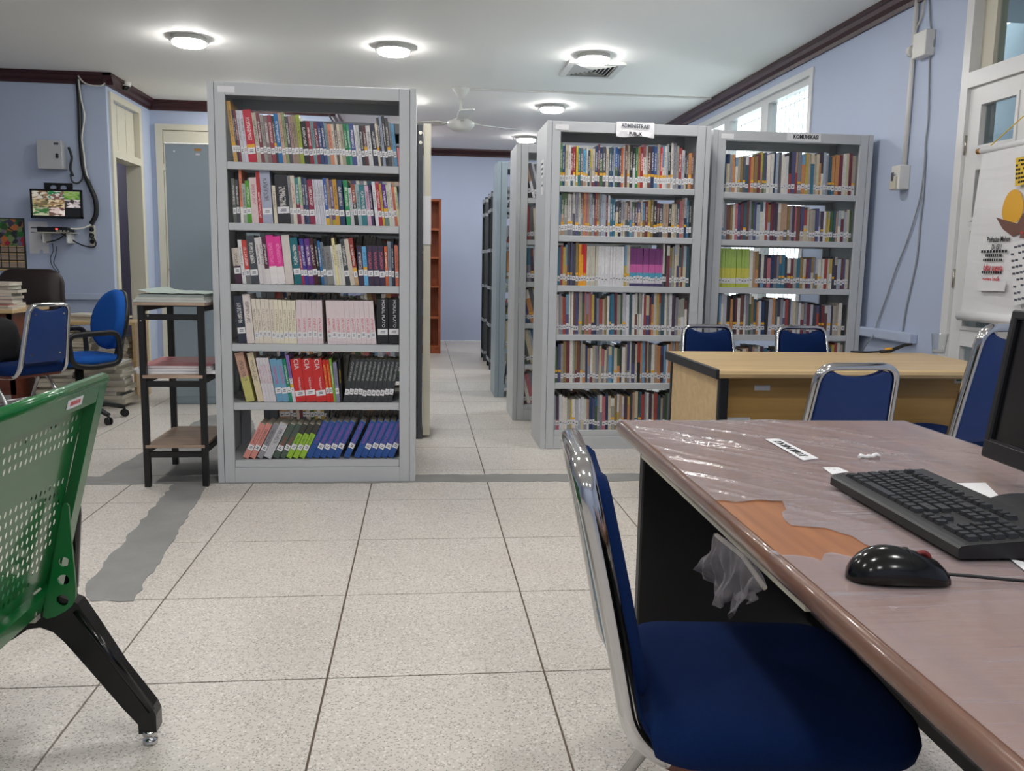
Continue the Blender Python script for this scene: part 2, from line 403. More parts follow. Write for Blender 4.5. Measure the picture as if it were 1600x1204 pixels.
def patch(poly, name, h=.0022):
    q = []
    for i in range(len(poly)):
        a = Vector(poly[i]); b = Vector(poly[(i+1) % len(poly)]); n = max(1, int((b-a).length/.045))
        for k in range(n):
            p = a.lerp(b, k/n); q.append((p.x+random.uniform(-.009, .009), p.y+random.uniform(-.009, .009)))
    MB().plate(q, [], lambda u, v: (u, v, h), lambda u, v: (u, v, -.002)).build(name, M['cement'], fl)
def floor_pts(l): return [tuple(at(x, y, 'z', 0).xy) for x, y in l]
patch([(-.95, 2.855), (-1.09, 2.85), (-1.16, 3.0), (-1.25, 4.41), (-1.075, 4.41)], 'cement_patch')
patch([(-1.9, 4.41), (2.6, 4.375), (2.6, 4.53), (-1.9, 4.58)], 'cement_patch', .0016)
patch([(-1.66, 4.56), (-1.62, 5.5), (-1.56, 6.4), (-1.3, 6.6), (-1.05, 5.6), (-1.0, 4.6)], 'cement_patch', .0019)
struct(MB().box(XO-.2, XR+.2, YF-.2, YB+.2, ZC, ZC+.15).build('ceiling', M['ceil']))
# left side: the wall with the screen, the wall with the open doorway, the wall at the end of the nook
struct(MB().box(XO, XL, YM, YM+.12, 0, ZC).build('wall_left_front', M['wall']))
dl0, dl1, dtop, ttop = 8.57, 9.33, 2.06, 2.58
mb = MB(); mb.box(XL-.12, XL, YM+.12, dl0, 0, ZC); mb.box(XL-.12, XL, dl1, YN, 0, ZC); mb.box(XL-.12, XL, dl0, dl1, ttop, ZC)
struct(mb.build('wall_left', M['wall']))
struct(MB().box(XL-.12, XN, YN, YN+.12, 0, ZC).build('wall_nook', M['wall']))
struct(MB().box(XN-.12, XN, YN+.12, YB, 0, ZC).build('wall_nook_side', M['wall']))
struct(MB().box(XN-.12, XR+.12, YB, YB+.12, 0, ZC).build('wall_back', M['wall']))
struct(MB().box(XO-.12, XO, YF, YM+.12, 0, ZC).build('wall_far_left', M['wall']))
struct(MB().box(XO-.12, XR+.12, YF-.12, YF, 0, ZC).build('wall_front', M['wall']))
# dim room behind the open doorway
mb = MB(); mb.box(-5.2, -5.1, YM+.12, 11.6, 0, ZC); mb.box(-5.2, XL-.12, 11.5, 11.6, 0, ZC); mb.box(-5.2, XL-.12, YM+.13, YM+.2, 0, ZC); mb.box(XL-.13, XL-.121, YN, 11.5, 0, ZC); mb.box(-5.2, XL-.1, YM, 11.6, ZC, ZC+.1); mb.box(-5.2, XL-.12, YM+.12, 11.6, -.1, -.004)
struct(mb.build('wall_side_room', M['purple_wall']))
# right wall, with its window row and door openings
WY = [(6.44, 7.28), (7.36, 8.2), (8.28, 9.12)]; wz0, wz1 = .62, 2.57
dy0, dy1, dz1 = 3.40, 4.485, 2.78
mb = MB(); T = .14
mb.box(XR, XR+T, YF, dy0, 0, ZC); mb.box(XR, XR+T, dy1, WY[0][0]-.04, 0, ZC); mb.box(XR, XR+T, WY[0][0]-.04, WY[-1][1]+.04, 0, wz0); mb.box(XR, XR+T, WY[0][0]-.04, WY[-1][1]+.04, wz1, ZC); mb.box(XR, XR+T, WY[-1][1]+.04, YB, 0, ZC)
struct(mb.build('wall_right', M['wall']))
# crown mouldings
def crown(a, b, nrm, n):
    a = Vector(a); b = Vector(b); nrm = Vector(nrm); prof = [(0, 0), (.075, 0), (.075, -.025), (.06, -.03), (.05, -.055), (.025, -.075), (.02, -.1), (0, -.1)]
    rings = [[p+nrm*u+Vector((0, 0, ZC+v)) for u, v in prof] for p in (a, b)]
    struct(MB().loft(rings, smooth=False).build('trim_%d' % n, M['maroon']))
crown((XR, YF, 0), (XR, YB, 0), (-1, 0, 0), 1)
crown((XN, YB, 0), (XR, YB, 0), (0, -1, 0), 2)
crown((XO, YM, 0), (XL+.075, YM, 0), (0, -1, 0), 3)
crown((XL, YM-.075, 0), (XL, YN, 0), (1, 0, 0), 4)
crown((XL, YN, 0), (XN+.075, YN, 0), (0, -1, 0), 5)
crown((XN, YN-.075, 0), (XN, YB, 0), (1, 0, 0), 6)
# cable trunking ledges along the walls (right wall behind the pale desk; wall with the screen)
mb = MB(); mb.rbox(XR-.05, XR, 4.74, 5.75, .715, .775, .008); struct(mb.build('trim_7', M['wall']))
mb = MB(); mb.rbox(XO+.2, XL, YM-.035, YM, .74, .80, .008); struct(mb.build('trim_8', M['wall']))

# windows in the right wall
for i, (a, b) in enumerate(WY):
    mb = MB(); f = .055
    mb.box(XR+.02, XR+.1, a-.04, a+f-.02, wz0, wz1); mb.box(XR+.02, XR+.1, b-f+.02, b+.04, wz0, wz1); mb.box(XR+.02, XR+.1, a, b, wz1-f, wz1); mb.box(XR+.02, XR+.1, a, b, wz0, wz0+f)
    fr = struct(mb.build('window_%d' % (i+1), M['white_paint']))
    MB().box(XR+.058, XR+.062, a+.02, b-.02, wz0+.04, wz1-.04).build('window_pane', M['pane'], fr)
    for k in range(9):
        y = a+.08+k*(b-a-.16)/8
        MB().cyl((XR+.12, y, wz0), (XR+.12, y, wz1), .0032, 6).build('grille_bar', M['white_paint'], fr)
    for z in (wz0+.35, wz0+.75, wz0+1.15, wz0+1.55, wz1-.1):
        MB().box(XR+.112, XR+.128, a, b, z-.0025, z+.0025).build('grille_rail', M['white_paint'], fr)
mb = MB(); mb.box(XR-.02, XR+.14, WY[0][0]-.08, WY[-1][1]+.08, wz0-.04, wz0); mb.box(XR-.012, XR+.02, WY[0][0]-.09, WY[0][0]-.03, wz0, wz1+.05); mb.box(XR-.012, XR+.02, WY[0][0]-.09, WY[-1][1]+.09, wz1, wz1+.05)
struct(mb.build('trim_9', M['white_paint']))
# added backdrop: invented walls and roof that keep bright sky from the door panes
struct(MB().box(XR+.14, 5.2, 1.5, 7.9, -.1, -.01).build('floor_added_backdrop', M['added_backdrop_floor']))
mb = MB(); mb.box(4.4, 4.5, 1.4, 8.0, 1.25, 3.0); mb.box(XR+.14, 4.5, 1.4, 6.2, 2.95, 3.05); mb.box(XR+.14, 4.5, 1.4, 1.5, 0, 3.0); struct(mb.build('wall_added_backdrop', M['added_backdrop']))
struct(MB().box(4.38, 4.5, 1.4, 8.0, -.05, 1.25).build('wall_added_backdrop_lower', M['added_backdrop_dark']))  # invented dark wall that turns the lower door panes black

# glazed double door with transom in the right wall
mb = MB(); jw = .06
mb.box(XR-.03, XR+.14, dy1-jw, dy1, 0, dz1); mb.box(XR-.03, XR+.14, dy0, dy0+jw, 0, dz1); mb.box(XR-.03, XR+.14, dy0, dy1, dz1-.02, dz1); mb.box(XR-.03, XR+.13, dy0, dy1, 2.09, 2.17)
door = struct(mb.build('door_1', M['white_paint']))
MB().box(XR+.05, XR+.056, dy0+jw, dy1-jw, 2.17, dz1-.02).build('transom_pane', M['pane'], door)
mb = MB(); mb.box(XR+.03, XR+.09, dy1-jw-.10, dy1-jw, 2.17, dz1-.02); mb.build('transom_stop', M['cream'], door)
ym = (dy0+dy1)/2
for (a, b) in ((ym, dy1-jw), (dy0+jw, ym)):
    rows = [(.12, .48), (.55, .765), (.83, 1.07), (1.10, 1.37), (1.40, 1.68), (1.765, 2.01)]
    mb = MB(); st = .088
    mb.box(XR-.01, XR+.035, b-st, b, .005, 2.09); mb.box(XR-.01, XR+.035, a, a+st, .005, 2.09)
    zz = [.005]+[z for r in rows for z in r]+[2.09]
    for k in range(0, len(zz), 2): mb.box(XR-.01, XR+.035, a+st, b-st, zz[k], zz[k+1])
    for (z0, z1) in rows:                                        # mouldings round every pane
        for (p, q, s_, t_) in ((a+st, b-st, z0, z0+.02), (a+st, b-st, z1-.02, z1), (a+st, a+st+.02, z0, z1), (b-st-.02, b-st, z0, z1)): mb.box(XR-.016, XR+.02, p, q, s_, t_)
    leaf = mb.build('door_leaf', M['white_paint'], door)
    for (z0, z1) in rows: MB().box(XR+.012, XR+.016, a+st, b-st, z0, z1).build('pane', M['pane'], leaf)
    hy = b if a == ym else a
    for z in (.6, 1.1, 1.8): MB().cyl((XR-.014, hy, z-.05), (XR-.014, hy, z+.05), .008, 8).build('hinge', M['screw'], leaf)

# open doorway on the left wall with its boarded transom
mb = MB()
for y0_, y1_ in ((dl0-.06, dl0+.015), (dl1-.015, dl1+.06)): mb.box(XL-.13, XL+.02, y0_, y1_, 0, ttop+.06)
mb.box(XL-.13, XL+.02, dl0, dl1, dtop, dtop+.07); mb.box(XL-.13, XL+.02, dl0-.06, dl1+.06, ttop, ttop+.06)
door2 = struct(mb.build('door_2', M['cream']))
for k in range(3):
    a = dl0+.02+k*(dl1-dl0-.04)/3; MB().box(XL-.06, XL-.04+.002*k, a+.002, a+(dl1-dl0-.04)/3-.002, dtop+.07, ttop).build('transom_board', M['cream'], door2)
# cream door at the end of the nook
xa, xb = XL+.06, -1.75
mb = MB(); mb.box(xa, xa+.07, YN-.03, YN, 0, 2.54); mb.box(xb-.07, xb, YN-.03, YN, 0, 2.54); mb.box(xa, xb, YN-.03, YN, 2.48, 2.54); mb.box(xa, xb, YN-.03, YN, 2.06, 2.13); mb.box(xa, xb, YN-.004, YN, 0, 2.5)
door3 = struct(mb.build('door_3', M['cream']))
MB().box(xa+.08, xb-.08, YN-.02, YN-.003, 2.14, 2.47).build('transom_panel', M['cream'], door3)
lf = MB().box(xa+.075, xb-.075, YN-.024, YN-.003, .01, 2.055).build('door_leaf', M['cream'], door3)
for z0, z1 in ((.15, .9), (1.0, 1.95)): MB().rbox(xa+.17, xb-.17, YN-.032, YN-.022, z0, z1, .004, 1).build('panel', M['cream'], lf)
MB().cyl((xa+.12, YN-.07, 1.02), (xa+.12, YN-.02, 1.02), .022, 12).build('knob', M['gold'], lf)

# ------------------------------------------------------------------ ceiling fittings
LX = [-1.745, -.22, 1.345]; LY = [-1.8, .4, 2.6, 4.8, 6.98, 9.19, 11.44]
base = None; nl = 0
COLS = {-1.745: 'left', -.22: 'middle', 1.345: 'right'}
for y in LY:
    for x in LX:
        if x == -1.745 and y > 9.8: continue
        lab = {(-1.745, 6.98): 'round ceiling lamp, the leftmost one, above the grey cupboard', (-.22, 6.98): 'round ceiling lamp above the gap behind the nearest bookcase, second from left', (1.345, 6.98): 'round ceiling lamp right beside the square air vent', (1.345, 9.19): 'round ceiling lamp to the right of the ceiling fan', (1.345, 11.44): 'smallest round ceiling lamp, at the tip of the fan blade', (1.345, 4.8): 'round ceiling lamp cut by the top edge of the photo'}.get((x, y), 'round ceiling lamp in the %s column, %s row counted from the front wall' % (COLS[x], 'first second third fourth fifth sixth seventh'.split()[LY.index(y)]))
        if base is None:
            base = thing('ceiling_lamp', lab, 'lamp', (x, y, ZC), 0, 'round ceiling lamps')
            MB().lathe([(.128, 0), (.128, -.024), (.142, -.027), (.142, -.031), (0, -.031)], n=28).build('lamp_rim', M['white_plastic'], base)
            MB().lathe([(.12, -.031), (.121, -.044), (.115, -.056), (.1, -.062), (0, -.065)], n=28).build('diffuser', M['lamp'], base)
        else: dup(base, (x, y, ZC), 0, lab)
dup(base, (-4.5, 10.9, ZC), 0, 'added unseen ceiling lamp brightening the small room beyond the open doorway')  # added out of sight to lift the side room out of black
# air vent
vx0, vx1, vy0, vy1 = 1.215, 1.625, 7.17, 7.72
vent = thing('air_vent', 'square white air conditioning vent with slats in the ceiling', 'vent', ((vx0+vx1)/2, (vy0+vy1)/2, ZC))
hx, hy = (vx1-vx0)/2+.03, (vy1-vy0)/2
mb = MB(); mb.box(-hx, hx, -hy, -hy+.05, -.02, 0); mb.box(-hx, hx, hy-.05, hy, -.02, 0); mb.box(-hx, -hx+.05, -hy, hy, -.02, 0); mb.box(hx-.05, hx, -hy, hy, -.02, 0); mb.build('vent_frame', M['white_plastic'], vent)
MB().box(-hx+.05, hx-.05, -hy+.05, hy-.05, -.003, -.001).build('vent_backing', M['dark_rack'], vent)
for k in range(6):
    i = .05+k*.032; zz = -.004
    for sg in (-1, 1):
        w_ = hx-i-.005
        MB().add([(-w_, sg*(hy-i-.005), -.004), (w_, sg*(hy-i-.005), -.004), (w_-.02, sg*(hy-i-.03), -.022), (-w_+.02, sg*(hy-i-.03), -.022)], [(0, 1, 2, 3)]).build('vent_slat', M['white_plastic'], vent, fix=False)
        w_ = hy-i-.005
        MB().add([(sg*(hx-i-.005), -w_, -.004), (sg*(hx-i-.005), w_, -.004), (sg*(hx-i-.03), w_-.02, -.022), (sg*(hx-i-.03), -w_+.02, -.022)], [(0, 1, 2, 3)]).build('vent_slat', M['white_plastic'], vent, fix=False)
# ceiling fan
fan = thing('ceiling_fan', 'white three-bladed ceiling fan hanging over the far aisle', 'fan', (.365, 8.45, ZC))
MB().lathe([(.0, 0), (.085, 0), (.08, -.02), (.045, -.07), (.02, -.11), (.0, -.11)]).build('canopy', M['white_plastic'], fan)
MB().cyl((0, 0, -.09), (0, 0, -.27), .013, 12).build('down_rod', M['white_plastic'], fan)
MB().lathe([(0, -.23), (.028, -.235), (.03, -.27), (.09, -.3), (.128, -.315), (.13, -.345), (.1, -.38), (.06, -.4), (0, -.402)], n=28).build('motor_housing', M['white_plastic'], fan)
for k, a in enumerate((math.radians(-88), math.radians(32), math.radians(152))):
    xf = Matrix.Rotation(a, 4, 'Z'); mb = MB(xf)
    rings = []
    for r_, wd, tw in ((.16, .05, .16), (.22, .12, .2), (.45, .135, .16), (.66, .14, .1), (.7, .11, .1)):
        c_, s_ = math.cos(tw), math.sin(tw); rings.append([(r_, u*wd/2*c_-v*s_, -.315+u*wd/2*s_+v*c_) for u, v in ((-1, -.003), (1, -.003), (1, .003), (-1, .003))])
    mb.loft(rings, smooth=False); mb.box(.08, .2, -.018, .018, -.322, -.31); mb.build('blade', M['white_plastic'], fan)
tag(MB().rbox(.44, XR-.08, 8.435, 8.465, ZC-.018, ZC, .003, 1).build('ceiling_trunking', M['white_plastic']), 'thin white cable trunking on the ceiling from the fan to the right wall', 'trunking')
# little camera under the ceiling by the doorway
p = at(196, 128, 'z', ZC); cm = thing('security_camera', 'small white dome security camera on the ceiling by the open doorway', 'camera', p)
MB().lathe([(.0, 0), (.05, 0), (.05, -.03), (.042, -.04), (0, -.04)]).build('camera_base', M['white_plastic'], cm)
MB().lathe([(.036, -.04), (.036, -.055), (.022, -.075), (0, -.082)]).build('camera_dome', M['gloss_black'], cm)

# ------------------------------------------------------------------ bookcases
ZS = [.115, .413, .713, 1.012, 1.312, 1.605]        # tops of the six shelves
BW, BD, BH = 1.0, .45, 1.98
def bookcase(name, label, loc, m, lip=None, group=None, kick=True, sticker=True, width=BW):
    t = thing(name, label, 'bookcase', loc, 0, group); lip = lip or m; W = width
    for sx in (0, 1):
        x = W if sx else 0; d = -1 if sx else 1
        mb = MB(); mb.box(x, x+d*.030, .004, BD-.004, 0, BH-.004); mb.box(x, x+d*.030, 0, .02, 0, BH); mb.box(x, x+d*.03, BD-.02, BD, 0, BH)
        mb.build('end_panel', m, t)
        for y0, y1 in ((.001, .022), (BD-.022, BD-.001)):
            mb = MB(); mb.rbox(x+d*.032, x+d*.083, y0, y1, .0, BH-.003, .002, 1); mb.box(x+d*.032, x+d*.075, min(y0+.01, y1), max(y0, y1-.003), .01, BH-.01); mb.build('post', m, t)
    for y0, y1 in ((.001, .02), (BD-.02, BD-.001)):
        MB().rbox(.083, W-.083, y0, y1, 1.918, BH-.002, .002, 1).build('header', m, t)
        if kick: MB().rbox(.083, W-.083, y0, y1, .0, .078, .002, 1).build('kick_plate', m, t)
    MB().box(.03, W-.03, .005, BD-.005, BH-.008, BH-.001).build('top_sheet', m, t)
    for z in ZS:
        mb = MB(); mb.box(.032, W-.032, .022, BD-.022, z-.012, z)
        mb.rbox(.084, W-.084, .006, .024, z-.036, z, .002, 1); mb.rbox(.084, W-.084, BD-.024, BD-.006, z-.036, z, .002, 1); mb.build('shelf', lip, t)
    if sticker:
        MB().box(.05, .13, -.0012, .0005, BH-.052, BH-.022).build('inventory_sticker', M['paper'], t)
    return t
SX, SY = -1.03, 4.42
case1 = bookcase('bookcase', 'grey steel bookcase nearest the camera, six full shelves, beside the black side table', (SX, SY, 0), M['steel_grey'])
S2X, S2Y = .735, 5.2
case2 = bookcase('bookcase', 'grey steel bookcase with the ADMINISTRASI paper sign on its top edge', (S2X, S2Y, 0), M['steel_grey'])
S3X, S3Y = 1.79, 5.32
case3 = bookcase('bookcase', 'grey steel bookcase with the KOMUNIKASI label beside the right wall', (S3X, S3Y, 0), M['steel_grey'], width=1.04)
case4 = bookcase('bookcase', 'pale grey steel bookcase in second row behind the ADMINISTRASI bookcase', (.665, 6.2, 0), M['steel_grey'], sticker=False)
case5 = bookcase('bookcase', 'blue-grey open steel bookcase in third row on the right of the aisle', (.625, 7.3, 0), M['steel_blue'], sticker=False, kick=False)
case6 = bookcase('bookcase', 'dark steel bookcase with a cream end board, hidden behind the nearest bookcase', (-.995, 5.52, 0), M['dark_rack'], sticker=False)
MB().box(1.004, 1.05, .03, BD+.02, .02, BH+.01).build('end_board', M['cream'], case6)
MB().box(1.002, 1.052, .026, .0295, 1.25, 1.55).build('paper_notice', M['paper'], case6)
for z in (1.93, 1.87): MB().cyl((.985, -.004, z), (.985, .002, z), .011, 10).build('bolt', M['screw'], case6)
# slotted angle racks further back, right of the aisle
def rack(loc, label):
    t = thing('storage_rack', label, 'rack', loc, 0, 'slotted racks at the far end of the aisle')
    for x in (0, .9):
        for y in (0, .42):
            mb = MB(); d = 1 if x == 0 else -1; e = 1 if y == 0 else -1
            mb.box(x, x+d*.04, y, y+e*.004, 0, 1.9); mb.box(x, x+d*.004, y, y+e*.04, 0, 1.9)
            for k in range(36): mb.box(x-.001*d, x+d*.0, y+e*.014, y+e*.024, .05+k*.05, .066+k*.05, M['dark_rack'])
            mb.build('upright', M['rack_grey'], t)
    for z in (.12, .5, .9, 1.3, 1.72, 1.88):
        mb = MB(); mb.box(.004, .9, .004, .416, z-.035, z-.03); mb.box(.002, .898, -.004, .0, z-.035, z); mb.box(.002, .898, .42, .424, z-.035, z); mb.box(-.004, 0, 0, .42, z-.035, z); mb.build('shelf', M['rack_grey'], t)
    return t
rack((.735, 8.45, 0), 'nearest of the slotted grey racks behind the blue-grey bookcase')
rack((.73, 9.25, 0), 'middle one of the slotted grey racks by the far aisle')
rack((.725, 10.1, 0), 'farthest of the slotted grey racks by the far aisle')
# orange wooden shelf by the back wall
ow = thing('wooden_bookshelf', 'orange wooden bookshelf at the end of the aisle near the blue back wall', 'bookcase', (-.72, 10.95, 0))
for x in (0, .93): MB().box(x, x+.03, 0, .3, 0, 1.93).build('side_board', M['orange_wood'], ow)
for z in (.1, .47, .86, 1.22, 1.57, 1.93): MB().box(.03, .93, .003, .297, z-.028, z).build('shelf', M['orange_wood'], ow)
MB().box(.03, .93, .285, .297, 0, 1.92).build('back_board', M['orange_wood'], ow)
MB().box(.03, .93, .01, .03, 0, .072).build('plinth', M['orange_wood'], ow)

# ------------------------------------------------------------------ books
def cname(c):
    r, g, b = [x/255 for x in c]; mx, mn = max(r, g, b), min(r, g, b); d = mx-mn
    if mx < .27 and d < .1: return 'black'
    if d < .085:
        return 'dark grey' if mx < .45 else 'grey' if mx < .68 else 'pale grey' if mx < .8 else 'white'
    h = 60*(((g-b)/d) % 6 if mx == r else (b-r)/d+2 if mx == g else (r-g)/d+4); s = d/mx
    if h < 50 and s < .28 and mx > .72: return 'cream'
    if h < 18 or h >= 335:
        return 'pink' if (h >= 320 and s > .4 and mx > .7) or (s < .45 and mx > .65) else 'maroon' if mx < .52 else 'red'
    if h < 45: return 'brown' if mx < .5 else 'tan' if s < .5 else 'orange'
    if h < 68: return 'yellow' if mx > .6 else 'olive'
    if h < 95: return 'lime'
    if h < 165: return 'green'
    if h < 196: return 'teal'
    if h < 252: return 'navy' if mx < .45 else 'pale blue' if s < .3 or mx > .8 else 'blue'
    return 'pink' if h > 300 else 'purple' if s > .2 else 'mauve'
ONES = 'first second third fourth fifth sixth seventh eighth ninth tenth eleventh twelfth thirteenth fourteenth fifteenth sixteenth seventeenth eighteenth nineteenth'.split()
def ordinal(n):
    if n < 20: return ONES[n-1]
    t = ['twent', 'thirt', 'fort', 'fift', 'sixt'][n//10-2]
    return t+'ieth' if n % 10 == 0 else t+'y-'+ONES[n % 10-1]
def col(h): return tuple(int(h[i:i+2], 16) for i in (0, 2, 4))
def make_book(x, y, z, t, h, d, lean, c1, c2=None, split=0, tc=None, span=(.42, .85), lab=True, yel=False, label='', group='', lz=.045, lh=.03, title=None):
    lz += random.uniform(-.004, .006); root = MB(); root.jit = False
    root.box(-t/2, t/2, 0, .0016, 0, h); root.box(-t/2, -t/2+.0014, .0016, d, 0, h); root.box(t/2-.0014, t/2, .0016, d, 0, h)
    o = root.build('book', M['book'], fix=False)
    MB().box(-t/2+.0014, t/2-.0014, .0016, d-.003, .002, h-.003).build('pages', M['pages'], o, fix=False)
    if lab:
        k = .46*t; MB().box(-k, k, -.0008, .0002, lz, lz+lh, M['label']).box(-k*.5, k*.5, -.001, -.0007, lz+lh*.3, lz+lh*.42, M['label_dark']).box(-k*.4, k*.5, -.001, -.0007, lz+lh*.56, lz+lh*.68, M['label_dark']).build('spine_label', None, o, fix=False)
    if yel:
        k = .46*t; MB().box(-k, k, -.0008, .0002, lz+lh, lz+lh+.016).build('colour_sticker', M['yellow_band'], o, fix=False)
    a = math.radians(lean)
    o.rotation_euler = (0, a, 0); o.location = (x, y, z + t/2*abs(math.sin(a))+.0006)
    o['cover_colour'] = lin(c1)[:3]; o['band_colour'] = lin(c2 or c1)[:3]; o['print_colour'] = lin(tc or ((235, 232, 226) if sum(c1) < 360 else (70, 62, 66)))[:3]
    o['print_span'] = (span[0], span[1], split)
    if title:
        for body, size, zz, m_, xx in title:
            text(body, size, basis((xx, -.0009, zz), (0, 0, -1), (1, 0, 0)), m_, o, 'title', align='CENTER')
    return tag(o, label, 'book', group)
def word(t): return 'thin ' if t < .011 else 'thick ' if t > .026 else ''
OVER = 'WRYC'
def row(x0, y, z, items, ux, uz, where, lean0, lean1, d=.17, group=None, hmax=.29, rev=False, xend=None):
    """items: (left, right, height, colour, options) in the row's own units"""
    lo = items[0][0]; hi = items[-1][1]
    for i, it in enumerate(items):
        a, b, h, c = it[:4]; op = it[4] if len(it) > 4 else {}
        f = (a-lo)/(hi-lo); lean = op.get('lean', lean0+(lean1-lean0)*f)
        if i and lean < 0: lean = max(lean, pl_-.9)
        pl_ = lean; foot = (b-a)*ux; t = max(.0045, foot*math.cos(math.radians(lean))-.0006)
        c1 = col(c); k = {kk: v for kk, v in op.items() if kk not in ('lean', 'name')}
        lab = word(t)+op.get('name', cname(c1))+' book, '+ordinal(i+1)+' from left on the '+where
        hh = min(h*uz, hmax)
        if 'c2' in k: k['c2'] = col(k['c2'])
        if 'tc' in k: k['tc'] = col(k['tc'])
        # a book that leans left turns about its lower left corner: keep the left end of its foot at a
        xx = x0+(a-items[0][0])*ux+foot/2
        make_book(xx, y+random.uniform(0, .006), z, t, hh, d+random.uniform(-.02, .015), lean, c1, label=lab, group=group or 'books on the '+where, **k)
NC = 'of the nearest bookcase'
Y = dict(yel=True)
N_ = dict(lab=False)
r1 = [(60,95,490,'C89E5A',dict(yel=True,lz=.05)),(95,112,415,'2A2E40'),(112,130,412,'7A3040'),(130,160,415,'C6C6CC'),(160,190,415,'CFCFDC'),(190,262,420,'BE233C',dict(yel=True,lz=.04)),(262,300,400,'BEB4A5'),(300,330,395,'783C46'),(330,360,385,'96918C'),(360,395,380,'826E6E'),(395,430,385,'963C4B'),(430,452,380,'3C3234',Y),(452,490,395,'1E6EAA'),(490,520,405,'BE9E8C'),(520,545,410,'8C9A6A'),(545,575,380,'505055'),(575,600,385,'A08080'),(600,640,390,'96876E'),(640,675,395,'96A53C'),(675,725,345,'1A1A1E'),(725,760,345,'8C1E32'),(760,790,345,'6E8C91'),(790,820,340,'782D3C'),(820,850,345,'2D3C6E'),(850,880,345,'37467A'),(880,905,335,'78929A'),(905,940,330,'D28C6E'),(940,965,330,'D6C8B8'),(965,990,330,'5A5250'),(990,1015,330,'D2C8B4'),(1015,1045,330,'AAA08C'),(1045,1075,335,'147846'),(1075,1100,335,'3C9678'),(1100,1140,340,'46508C'),(1140,1160,325,'DCDCDC'),(1160,1185,325,'C8C8CC'),(1185,1215,325,'2D3232'),(1215,1245,325,'5A2D32',Y),(1245,1285,325,'D2D2D2'),(1290,1330,345,'1E233C'),(1330,1350,345,'DCD2BE',Y),(1350,1370,395,'3C3C40'),(1370,1395,410,'96A0B4'),(1395,1420,410,'28282D'),(1420,1450,395,'46464B',Y),(1450,1470,360,'787D82'),(1470,1500,350,'5A96BE')]
UX, UZ = .848/1530, .597/1000
row(SX+.112, SY+.03, ZS[5], r1, UX, UZ, 'top shelf '+NC, -6.3, -6.0)
r2 = [(45,75,360,'5F645F'),(75,105,350,'46464B'),(105,130,430,'D77D5F',dict(lab=False,c2='E6E2DC',split=.3,lean=-1.5)),(130,165,320,'A0AAA0'),(165,205,345,'50962D'),(205,265,370,'D7C3C3',dict(lab=False,tc='B05060')),(265,300,420,'AF2D32',dict(c2='DCD6D0',split=0,lab=False,span=(.1,.6))),(300,390,430,'A5AABE'),(400,430,310,'D7CDB9',N_),(430,545,400,'28282D',dict(span=(.2,.75),lz=.05,lh=.032)),(545,570,395,'8C8C8C'),(570,605,395,'D2C8B9',dict(tc='B04040')),(605,640,380,'468282',dict(c2='783246',split=.45)),(640,665,385,'B4C8A0',dict(c2='D2AAAA',split=.4)),(665,690,385,'28325A'),(690,715,380,'414B69'),(715,765,365,'8C2846',dict(c2='8C2846')),(765,781,370,'CDCDD7',N_),(781,797,370,'C8C8D2',N_),(797,813,370,'D0D0DA',N_),(813,829,370,'CDCDD7',N_),(829,845,370,'C4C4D0',N_),(845,860,370,'D2D2DA',N_),(860,890,385,'3C5AA0',dict(c2='D2AA32',split=.14,tc='E6E6E6')),(890,915,380,'A08C78'),(915,945,370,'645078',dict(c2='B4A032',split=.12)),(945,980,375,'C89632'),(980,1030,370,'283C64'),(1040,1080,370,'288C5A'),(1080,1110,310,'C8C8CC',N_),(1110,1145,340,'96503C',dict(c2='1E1E20',split=.55)),(1145,1180,340,'9AB0B4',dict(tc='1E2832')),(1180,1230,335,'327882'),(1230,1265,330,'D2AABE'),(1265,1290,345,'3C2D5A'),(1300,1330,365,'E1E1E6',N_),(1330,1365,350,'AA283C'),(1365,1385,350,'C8A03C'),(1385,1425,345,'5A1E82',dict(c2='6E8278',split=.3,yel=True)),(1425,1450,340,'C8CDB4'),(1450,1475,355,'D2C8C8'),(1475,1500,330,'D2785A'),(1500,1525,330,'E1DCB4',N_)]
row(SX+.104, SY+.03, ZS[4], r2, UX, UZ, 'second shelf '+NC, -2.5, -6.5)
